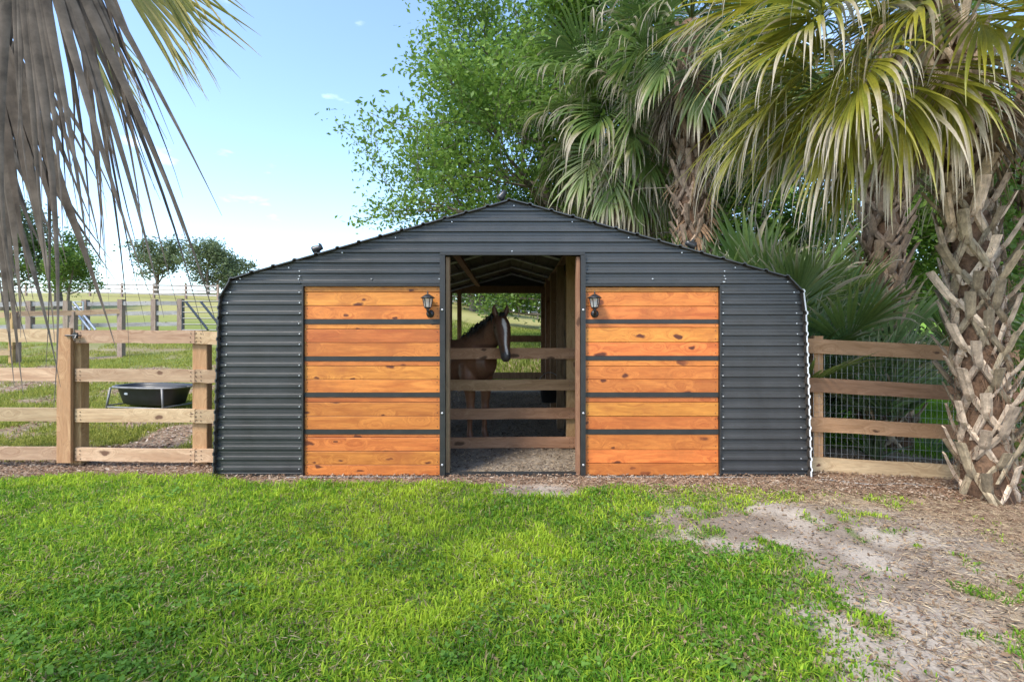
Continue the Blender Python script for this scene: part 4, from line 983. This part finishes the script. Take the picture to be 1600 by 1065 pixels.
def palmetto(label, x, y, R=.9, pet=.9, n=14, seed=1, elr=(80, 12), cols=DG, nseg=26, g_seg=.45, spread=1.5, az0=None, tip=.12, z=0):
    r = np.random.default_rng(seed); rr = random.Random(seed); z0 = g1(x, y) + z
    t = thing('palmetto', (x, y, z0), label, 'palmetto', 'young palms behind the right fence')
    for k in range(n):
        q = (k + .5) / n; az = k * 2.39996 + rr.uniform(-.3, .3); el = math.radians(elr[0] + (elr[1] - elr[0]) * q + rr.uniform(-8, 8))
        if y < 7 and math.cos(az) < -.2 and el < 1.2: el = 1.2 + rr.uniform(0, .25)
        me = frond_mesh(r, (x + rr.uniform(-.06, .06), y + rr.uniform(-.06, .06), z0), az, el, pet * rr.uniform(.75, 1.2), R * rr.uniform(.85, 1.15), nseg, rr.uniform(spread * .8, spread * 1.15), .35, g_seg * rr.uniform(.6, 1.5), cols=cols, tip=tip, fold=rr.uniform(.1, .6), fuse=.4, m=6)
        obj('frond', me, t)
    return t
BL = (np.array([.11, .215, .075]), np.array([.25, .37, .14]), STRAW)
palmetto('dark upright palmetto close beside the right barn wall', 3.75, 6.7, .95, 1.0, 16, 31, (85, 30), BL, spread=1.0)
palmetto('spiky young palm behind the wire mesh near the fence post', 4.5, 6.35, .95, .6, 20, 32, (88, 22), BL, spread=1.0, g_seg=.3)
palmetto('broad-fanned palmetto rising behind the right roof end', 3.8, 8.3, 1.2, 2.1, 22, 33, (88, 35), DG, spread=1.8)
palmetto('large fan palmetto in the dark thicket left of the brown palm trunk', 5.0, 8.4, 1.1, 1.7, 18, 34, (85, 35), BL, spread=1.6)
palmetto('palmetto with wide leaves beside the brown palm trunk', 5.5, 8.7, 1.0, 1.5, 16, 35, (85, 40), BL, spread=1.5)
palmetto('low palmetto with yellowing leaves near the barn corner', 3.6, 7.2, .95, 1.55, 20, 36, (88, 30), DG, spread=1.4)
palmetto('tall palmetto behind the foreground palm trunk', 7.9, 8.1, 1.0, 1.6, 14, 37, (85, 35), DG, spread=1.5)
# short booted stump behind mesh
t = thing('palm_stump', (5.3, 7.1, g1(5.3, 7.1)), 'short pale palm trunk behind the wire mesh', 'palm trunk'); rr = random.Random(5)
mb = MB(); mb.tube([(5.3, 7.1, g1(5.3, 7.1) - .1), (5.3, 7.1, .6), (5.35, 7.15, 1.3)], [.2, .18, .15], 12); obj('trunk', mb.mesh('trunk', M['fibre'], True), t)
for k in range(26):
    W = T(5.31, 7.11, g1(5.3, 7.1) + .1 + k * .045) @ Matrix.Rotation(k * 2.39996, 4, 'Z') @ T(0, .16, 0) @ Matrix.Diagonal((1, 1, 1, 1)); obj('leaf_base', rr.choice(BOOTS), t, W)

# ------------------------------------------------------------------ broadleaf trees
def branch_mesh(rr, base, height, r0, nb, spread, levels=2, lean=(0, 0), first=.35, upb=.55):
    mb = MB(); tips = []
    base = Vector(base); pts = []; rad = []; p = base - Vector((0, 0, .2)); d = Vector((lean[0], lean[1], 1)).normalized()
    n = 9
    for k in range(n + 1):
        pts.append(p.copy()); rad.append(r0 * (1.25 if k == 0 else 1) * (1 - .82 * k / n))
        p = p + d * height / n; d = (d + Vector((rr.uniform(-.12, .12), rr.uniform(-.12, .12), .05))).normalized()
    mb.tube(pts, rad, 10); tips.append(pts[-1])
    def sub(p, d, L, r, lev):
        q = [p]; rs = [r]; k_ = 6; pp = p.copy(); dd = d.copy()
        for k in range(k_):
            pp = pp + dd * L / k_; dd = (dd + Vector((rr.uniform(-.22, .22), rr.uniform(-.22, .22), rr.uniform(-.1, .16)))).normalized(); q.append(pp.copy()); rs.append(max(r * (1 - .85 * (k + 1) / k_), .006))
            if lev > 0 and k >= 1:
                for _ in range(2):
                    s_ = Vector((rr.uniform(-1, 1), rr.uniform(-1, 1), rr.uniform(-.5, .8))).normalized(); sub(pp.copy(), (dd * .6 + s_ * .7).normalized(), L * rr.uniform(.35, .6), rs[-1] * .6, lev - 1)
            if lev == 0 and k >= 2: tips.append(pp.copy())
        tips.append(pp); mb.tube(q, rs, 6 if lev else 4, False)
    for k in range(nb):
        q = first + (1 - first) * (k + .5) / nb; i = q * n; a = Vector(pts[int(i)]).lerp(Vector(pts[min(int(i) + 1, n)]), i - int(i)); az = k * 2.39996 + rr.uniform(-.4, .4)
        dd = Vector((math.cos(az), math.sin(az), upb * rr.uniform(.3, 1.5))).normalized(); sub(a, dd, spread * rr.uniform(.75, 1.15) * (1.1 - .55 * q), r0 * (.5 - .3 * q), levels)
    return mb, np.array([tuple(t_) for t_ in tips])
def leaves(r, centers, per, sig, size, cols, flat=.5, aspect=.55):
    n = len(centers) * per; c = np.repeat(centers, per, 0) + r.normal(0, 1, (n, 3)) * np.array([sig, sig, sig * .75])
    nrm = norm(r.normal(0, 1, (n, 3)) + np.array([0, 0, flat * 2])); a = norm(np.cross(nrm, r.normal(0, 1, (n, 3)))); b_ = np.cross(nrm, a)
    L = size * r.uniform(.6, 1.3, n)[:, None]; w = L * aspect
    V = np.stack([c - a * L * .5, c - b_ * w * .5 + nrm * w * .12, c + a * L * .5, c + b_ * w * .5 + nrm * w * .12], 1).reshape(-1, 3)
    q = np.arange(n) * 4; Fq = np.concatenate([np.stack([q, q + 1, q + 2], 1), np.stack([q, q + 2, q + 3], 1)])
    cl = np.repeat(r.random((len(centers), 1)), per, 0); t_ = np.clip(cl * .6 + r.random((n, 1)) * .5 - .05, 0, 1)
    C_ = cols[0] + (cols[1] - cols[0]) * t_
    return V, Fq, np.repeat(C_, 4, 0)
def tree(name, label, base, height, r0, nb, spread, per, sig, size, cols, seed, levels=2, lean=(0, 0), first=.35, upb=.55, group=None, clip=None, cat='tree', aspect=.55):
    rr = random.Random(seed); r = np.random.default_rng(seed); t = thing(name, base, label, cat, group)
    mb, tips = branch_mesh(rr, base, height, r0, nb, spread, levels, lean, first, upb)
    obj('trunk', mb.mesh('trunk', M['bark'], True), t)
    if clip: tips = tips[~clip(tips)]
    V, Fq, C_ = leaves(r, tips, per, sig, size, cols, aspect=aspect); obj('crown', npmesh('crown', V, Fq, M['leaf'], C_), t)
    return len(V)
G1 = (np.array([.065, .14, .024]), np.array([.20, .30, .05])); G2 = (np.array([.045, .10, .022]), np.array([.12, .19, .04])); G3 = (np.array([.09, .13, .06]), np.array([.20, .25, .11])); MOSS = (np.array([.16, .17, .13]), np.array([.30, .31, .25]))
nv = tree('elm_tree', 'large light-green leafy tree rising behind the barn roof', (1.5, 16.6, g1(1.5, 16.6)), 10.2, .30, 20, 5.2, 8, .30, .16, (G1[0] * 1.35, G1[1] * 1.3), 41, 2, (-.03, -.02), .12, .36, clip=lambda p: (p[:, 1] < 13.6) & (p[:, 0] > 1.6))
tree('oak_tree', 'dark mossy oak trunk and crown behind the palms', (4.6, 17.5, g1(4.6, 17.5)), 10, .38, 13, 5.0, 6, .35, .18, G2, 42, 2, (.02, 0), .3)
tree('oak_tree', 'dense dark oak filling the background right of the palms', (10.4, 19.5, g1(10.4, 19.5)), 9, .35, 14, 5.0, 6, .36, .2, G1, 43, 2, (0, 0), .2)
tree('oak_tree', 'green oak at the far right behind the fence palms', (17.0, 18.5, g1(17, 18.5)), 9, .35, 13, 5.2, 7, .42, .20, G1, 44, 2, (0, 0), .2)
def gtree(name, label, u, Y, **k):
    x = (u - 800) / F * Y; return tree(name, label, (x, Y, g1(x, Y)), **k)
gtree('field_tree', 'leafy tree with pale trunk on the hill behind the left fence', 92, 34, height=4.2, r0=.28, nb=9, spread=2.3, per=9, sig=.3, size=.2, cols=G1, seed=51, levels=1, first=.4)
gtree('field_tree', 'slim leafy tree beside the pale-trunked tree on the left hill', 106, 32, height=3.6, r0=.11, nb=8, spread=1.4, per=9, sig=.25, size=.18, cols=G1, seed=52, levels=1, first=.3)
gtree('field_tree', 'dark tree at the left frame edge behind the hanging dead leaves', 8, 33, height=5.6, r0=.25, nb=11, spread=2.6, per=14, sig=.4, size=.22, cols=G3, seed=53, levels=1, first=.25)
gtree('field_tree', 'grey-green tree on the hill crest left of the round tree', 245, 55, height=4.6, r0=.25, nb=10, spread=3.6, per=10, sig=.4, size=.3, cols=G3, seed=54, levels=1, first=.25)
gtree('field_tree', 'round dark-green tree on the hill crest next to the barn eave', 325, 52, height=4.7, r0=.2, nb=12, spread=3.0, per=11, sig=.4, size=.26, cols=G3, seed=55, levels=1, first=.18)
gtree('field_tree', 'low bushy tree on the hill just left of the barn eave', 360, 55, height=3.2, r0=.2, nb=10, spread=2.6, per=10, sig=.4, size=.26, cols=G3, seed=56, levels=1, first=.1)
gtree('oak_tree', 'green tree seen at left through the barn rear opening', 738, 46, height=5, r0=.3, nb=11, spread=4.2, per=12, sig=.6, size=.36, cols=G2, seed=61, levels=1, first=.12)
gtree('oak_tree', 'pale moss-hung tree seen through the barn rear opening', 775, 55, height=7, r0=.3, nb=11, spread=4, per=14, sig=.6, size=.4, cols=MOSS, seed=62, levels=1, first=.15)
gtree('oak_tree', 'yellow-green oak with moss seen at right through the barn rear opening', 850, 34, height=5.0, r0=.22, nb=13, spread=3.6, per=15, sig=.5, size=.28, cols=G1, seed=63, levels=1, first=.15, upb=.15)
gtree('oak_tree', 'dark oak beyond the right paddock behind the palms', 1090, 50, height=7, r0=.3, nb=11, spread=4.5, per=12, sig=.6, size=.4, cols=G2, seed=64, levels=1, first=.15)
gtree('oak_tree', 'dark oak beyond the lawn behind the foreground palm', 1480, 32, height=7, r0=.3, nb=12, spread=4.8, per=13, sig=.6, size=.34, cols=G2, seed=65, levels=1, first=.08)
gtree('oak_tree', 'dark oak beyond the lawn at the right frame edge', 1630, 30, height=7, r0=.3, nb=12, spread=4.8, per=13, sig=.6, size=.34, cols=G1, seed=66, levels=1, first=.08)
r = np.random.default_rng(77); cc = []
for k in range(150):
    Y = r.uniform(52, 75); X = r.uniform(-.24, 1.25) * Y; hgt = r.uniform(3.5, 8.5)
    for q in range(26):
        a = r.uniform(0, 6.28); e = r.random() ** .5; cc.append((X + math.cos(a) * e * 2.6, Y + math.sin(a) * e * 2.2, g1(X, Y) + hgt * r.uniform(.02, 1) * (1 - .25 * e)))
V, Fq, C_ = leaves(r, np.array(cc), 14, .6, .5, (np.array([.05, .10, .03]), np.array([.15, .21, .07])), .3); obj('far_wood', npmesh('far_wood', V, Fq, M['leaf'], C_), None, None, 'hazy green wood at the far edge of the fields', 'wood', kind='stuff')
# hanging moss on the oak behind the roof
r = np.random.default_rng(71)
# climbing vine on the right side of the foreground palm
t = thing('ivy_vine', (5.0, 5.0, g1(5, 5)), 'green climbing vine at the right edge beside the foreground palm trunk', 'vine')
mb = MB(); mb.tube([(4.92, 5.12, -.15), (4.86, 5.1, .8), (4.95, 5.12, 1.7), (4.88, 5.1, 2.6), (4.8, 5.05, 3.2)], [.014, .012, .01, .008, .004], 6); obj('stem', mb.mesh('stem', M['bark']), t)
q = np.linspace(0, 1, 60)[:, None]; cc = np.concatenate([4.98 + .12 * np.sin(q * 19) + r.normal(0, .05, (60, 1)), 5.12 + r.normal(0, .07, (60, 1)), -.05 + 3.2 * q], 1)
V, Fq, C_ = leaves(r, cc, 16, .10, .07, G1, .1, .8); obj('foliage', npmesh('foliage', V, Fq, M['leaf'], C_), t)
def shrub(label, x, y, h, w, n, size, cols, seed):
    r = np.random.default_rng(seed); rr = random.Random(seed); z0 = g1(x, y); t = thing('shrub', (x, y, z0), label, 'shrub'); mb = MB(); c = []
    for k in range(26):
        a = rr.uniform(0, 6.28); q = Vector((x + math.cos(a) * w * rr.random(), y + math.sin(a) * w * .7 * rr.random(), z0 + h * rr.uniform(.35, 1))); mb.tube([(x, y, z0 - .05), ((x + q.x) / 2, (y + q.y) / 2, z0 + (q.z - z0) * .6), q], [.025, .015, .006], 5)
        for f_ in (.55, .75, .9, 1.0): c.append((x + (q.x - x) * f_, y + (q.y - y) * f_, z0 + (q.z - z0) * f_))
    obj('stems', mb.mesh('stems', M['bark']), t); V, Fq, C_ = leaves(r, np.array(c), n, .16, size, cols, .2); obj('foliage', npmesh('foliage', V, Fq, M['leaf'], C_), t)
shrub('dark leafy shrub in the thicket behind the fan palmettos', 5.2, 11.2, 2.4, 1.3, 45, .10, G2, 81)
shrub('dark leafy shrub left in the thicket near the tall shaggy palm', 4.4, 10.6, 2.2, 1.1, 45, .10, G1, 82)
shrub('leafy shrub at the right behind the foreground palm', 9.6, 10.4, 2.8, 1.6, 60, .11, G2, 83)
shrub('green vine-covered shrub beside the dark brown palm trunk', 6.9, 10.6, 3.0, .7, 50, .09, G1, 84)

# ------------------------------------------------------------------ grass, litter
def blades(r, x, y, h, w, cols, lean=.5, nsec=2, colvar=None):
    n = len(x); z = gz(x, y); az = r.uniform(0, 2 * np.pi, n); dx, dy = np.cos(az), np.sin(az); bend = h * np.abs(r.normal(0, lean, n)); pa = az + np.pi / 2 + r.normal(0, .5, n)
    wx, wy = np.cos(pa) * w / 2, np.sin(pa) * w / 2
    b0 = np.stack([x - wx, y - wy, z - .004], 1); b1 = np.stack([x + wx, y + wy, z - .004], 1)
    mx_, my_ = x + dx * bend * .35, y + dy * bend * .35; mz = z + h * .6
    m0 = np.stack([mx_ - wx * .8, my_ - wy * .8, mz], 1); m1 = np.stack([mx_ + wx * .8, my_ + wy * .8, mz], 1)
    tp = np.stack([x + dx * bend, y + dy * bend, z + h * (1 - .25 * np.minimum(bend / h, 1.5))], 1)
    V = np.stack([b0, b1, m1, m0, tp], 1).reshape(-1, 3); q = np.arange(n) * 5
    Fq = np.concatenate([np.stack([q, q + 1, q + 2], 1), np.stack([q, q + 2, q + 3], 1), np.stack([q + 3, q + 2, q + 4], 1)])
    t_ = (colvar if colvar is not None else r.random(n))[:, None]; C_ = cols[0] + (cols[1] - cols[0]) * t_
    return V, Fq, np.repeat(C_, 5, 0)
r = np.random.default_rng(5)
# lawn, denser towards the camera
n = 270000
y = 1.55 + (5.45 - 1.55) * r.random(n) ** 1.15; x = r.uniform(-1.12, 1.12, n) * y * 1.0
x = np.where(np.abs(x) < 7, x, 0)
d = lawn_density(x, y); keep = r.random(n) < d ** 1.1 * (.55 + .45 * sstep(.35, .5, fbm(x * 7 + 3, y * 7, 3))); x, y, d = x[keep], y[keep], d[keep]
clump = fbm(x * 5, y * 5, 3); patch = fbm(x * .9 + 7, y * .9 + 2, 3)
h = (.022 + .040 * r.random(len(x)) ** 1.5) * (.35 + 1.3 * clump) * (.45 + .55 * d); w = r.uniform(.004, .013, len(x))
cv = np.clip(.42 + 1.5 * (patch - .5) + 1.0 * (r.random(len(x)) - .5) + .8 * (clump - .5), 0, 1)
V, Fq, C_ = blades(r, x, y, h, w, (np.array([.12, .28, .022]), np.array([.52, .66, .055])), 1.0, colvar=cv)
dry = np.repeat(r.random(len(x)) < .07, 5); C_[dry] = np.array([.38, .31, .15])
obj('lawn_grass', npmesh('lawn_grass', V, Fq, M['grass'], C_), None, None, 'bright green lawn in front of the barn', 'grass', kind='stuff')
n = 30000; y = 1.55 + 3.8 * r.random(n); x = r.uniform(-1.1, .75, n) * y; z_ = lawn_density(x, y); k = r.random(n) < z_ * sstep(.40, .62, fbm(x * 2.2 + 60, y * 2.2, 3)); x, y = x[k], y[k]
THATCH = (x, y)
n = 1500; wy = 1.6 + 3.4 * r.random(n); wx = r.uniform(-1.05, .6, n) * wy; k = r.random(n) < lawn_density(wx, wy) * sstep(.45, .6, fbm(wx * 1.6 + 5, wy * 1.6 + 44, 3)); cw = np.stack([wx[k], wy[k], gz(wx[k], wy[k]) + .03], 1)
V, Fq, C_ = leaves(r, cw, 12, .028, .026, (np.array([.10, .22, .03]), np.array([.20, .36, .06])), 1.2, .8)
obj('lawn_weeds', npmesh('lawn_weeds', V, Fq, M['grass'], C_), None, None, 'small broad-leaved weeds scattered through the lawn', 'weeds', kind='stuff')
# paddock grass left and right
n = 130000; y = 5.8 + 12 * r.random(n) ** 1.5; x = -r.uniform(.36, 1.10, n) * y
k = (x < -3.15); x, y = x[k], y[k]; d = paddock_density(x, y); k = r.random(len(x)) < d; x, y = x[k], y[k]
V, Fq, C_ = blades(r, x, y, (.03 + .06 * r.random(len(x))) * (.5 + fbm(x * 3, y * 3)), r.uniform(.006, .013, len(x)), (np.array([.17, .21, .03]), np.array([.48, .46, .10])), .8)
obj('paddock_grass', npmesh('paddock_grass', V, Fq, M['grass'], C_), None, None, 'patchy yellow-green grass of the paddock behind the left fence', 'grass', kind='stuff')
n = 60000; y = 6.5 + 9 * r.random(n) ** 1.3; x = r.uniform(.55, 1.1, n) * y; k = x > 3.3; x, y = x[k], y[k]; k = r.random(len(x)) < sstep(6.5, 7.4, y + .3 * (x - 5.2)); x, y = x[k], y[k]
V, Fq, C_ = blades(r, x, y, .03 + .05 * r.random(len(x)), r.uniform(.006, .012, len(x)), (np.array([.14, .30, .025]), np.array([.30, .50, .05])), .8)
obj('side_lawn_grass', npmesh('side_lawn_grass', V, Fq, M['grass'], C_), None, None, 'vivid green lawn behind the right fence', 'grass', kind='stuff')
n = 24000; y = 12.2 + 22 * r.random(n) ** 1.4; x = r.uniform(-.16, .12, n) * y; V, Fq, C_ = blades(r, x, y, .06 + .12 * r.random(n), r.uniform(.012, .03, n), (np.array([.14, .20, .03]), np.array([.30, .34, .07])), .6)
obj('back_field_grass', npmesh('back_field_grass', V, Fq, M['grass'], C_), None, None, 'sunny grass field seen through the barn', 'grass', kind='stuff')

def litter(r, x, y, L, w, cols, lift=.012, tilt=.25):
    n = len(x); z = gz(x, y) + r.uniform(.002, lift, n); az = r.uniform(0, 2 * np.pi, n); a = np.stack([np.cos(az), np.sin(az), r.normal(0, tilt, n)], 1); a = norm(a)
    b_ = norm(np.cross(np.array([0, 0, 1.]) + r.normal(0, .35, (n, 3)), a)); up = np.cross(a, b_); c = np.stack([x, y, z], 1); L = L[:, None]; w = w[:, None]
    V = np.stack([c - a * L / 2, c - b_ * w / 2 + up * w * .15, c + a * L / 2, c + b_ * w / 2 + up * w * .15], 1).reshape(-1, 3); q = np.arange(n) * 4
    Fq = np.concatenate([np.stack([q, q + 1, q + 2], 1), np.stack([q, q + 2, q + 3], 1)]); t_ = r.random((n, 1)); s_ = r.random((n, 1))
    C_ = cols[0] + (cols[1] - cols[0]) * t_; C_ = np.where(s_ < .25, cols[2], C_) * r.uniform(.7, 1.15, (n, 1)); return V, Fq, np.repeat(C_, 4, 0)
n = 46000
y = np.concatenate([r.uniform(4.7, 5.3, n // 2), r.uniform(5.3, 6.4, n // 2)]); x = np.concatenate([r.uniform(-5.6, 5.6, n // 2), np.where(r.random(n // 2) < .6, r.uniform(-6.6, -3.1, n // 2), r.uniform(3.1, 6.6, n // 2))])
k = (r.random(n) < (1 - lawn_density(x, y)) * .95) & ~((np.hypot((x - .25) / .7, (y - 4.8) / .28) < .8) & (r.random(n) < .8)); x, y = x[k], y[k]
V, Fq, C_ = litter(r, x, y, r.uniform(.015, .06, len(x)), r.uniform(.005, .016, len(x)), (np.array([.17, .09, .055]), np.array([.36, .24, .155]), np.array([.42, .33, .25])), .03)
obj('bark_mulch', npmesh('bark_mulch', V, Fq, M['litter'], C_), None, None, 'reddish brown mulch strip along the barn and fences', 'mulch', kind='stuff')
n = 70000; y = 1.55 + 3.4 * r.random(n) ** .9; x = r.uniform(.9, 6.0, n); k = x < y * 1.1; x, y = x[k], y[k]
ee = x - np.interp(y, [1.4, 2.2, 3, 3.6, 4.2, 4.5, 5], [1.3, 1.7, 2.4, 3.1, 3.0, 2.0, .6]) + 1.5 * (fbm(x * 1.5, y * 1.5 + 4) - .5); k = r.random(len(x)) < (.10 + .90 * sstep(-.5, .8, ee)); x, y = x[k], y[k]
V, Fq, C_ = litter(r, x, y, r.uniform(.02, .09, len(x)), r.uniform(.002, .006, len(x)), (np.array([.30, .20, .12]), np.array([.56, .44, .28]), np.array([.20, .12, .08])), .014, .12)
obj('straw_litter', npmesh('straw_litter', V, Fq, M['litter'], C_), None, None, 'dry straw and needles scattered over the sand at right', 'straw', kind='stuff')
n = 8000; y = 1.6 + 3.3 * r.random(n); x = r.uniform(-1.0, 1.05, n) * y; k = r.random(n) < np.where(x > .6, 1, .22); x, y = x[k], y[k]
V, Fq, C_ = litter(r, x, y, r.uniform(.015, .05, len(x)), r.uniform(.008, .022, len(x)), (np.array([.16, .10, .06]), np.array([.30, .21, .13]), np.array([.22, .16, .11])), .02, .35)
obj('leaf_litter', npmesh('leaf_litter', V, Fq, M['litter'], C_), None, None, 'fallen brown leaves and chips on the lawn and sand', 'leaf litter', kind='stuff')
x, y = THATCH; n = len(x); V, Fq, C_ = litter(r, x, y, r.uniform(.02, .06, n), r.uniform(.002, .006, n), (np.array([.26, .19, .10]), np.array([.48, .40, .22]), np.array([.18, .12, .07])), .045, .4)
obj('lawn_thatch', npmesh('lawn_thatch', V, Fq, M['litter'], C_), None, None, 'dead straw-coloured blades lying in the lawn', 'thatch', kind='stuff')
n = 26000; y = r.uniform(5.35, 11.2, n); x = r.uniform(-1.8, .8, n)
V, Fq, C_ = litter(r, x, y, r.uniform(.02, .08, n), r.uniform(.003, .012, n), (np.array([.20, .14, .09]), np.array([.42, .32, .21]), np.array([.08, .05, .035])), .025)
obj('stall_bedding', npmesh('stall_bedding', V, Fq, M['litter'], C_), None, None, 'dark earth and hay bedding on the barn floor', 'bedding', kind='stuff')
n = 22000; y = 5.9 + 7.5 * r.random(n); x = -r.uniform(.38, 1.1, n) * y; k = (x < -3.2) & (r.random(n) < 1 - .9 * paddock_density(x, y)); x, y = x[k], y[k]; n = len(x)
V, Fq, C_ = litter(r, x, y, r.uniform(.025, .07, n), r.uniform(.008, .03, n), (np.array([.20, .11, .07]), np.array([.40, .25, .17]), np.array([.5, .4, .32])), .03)
obj('fallen_leaves', npmesh('fallen_leaves', V, Fq, M['litter'], C_), None, None, 'drift of reddish fallen leaves across the paddock track', 'leaf litter', kind='stuff')
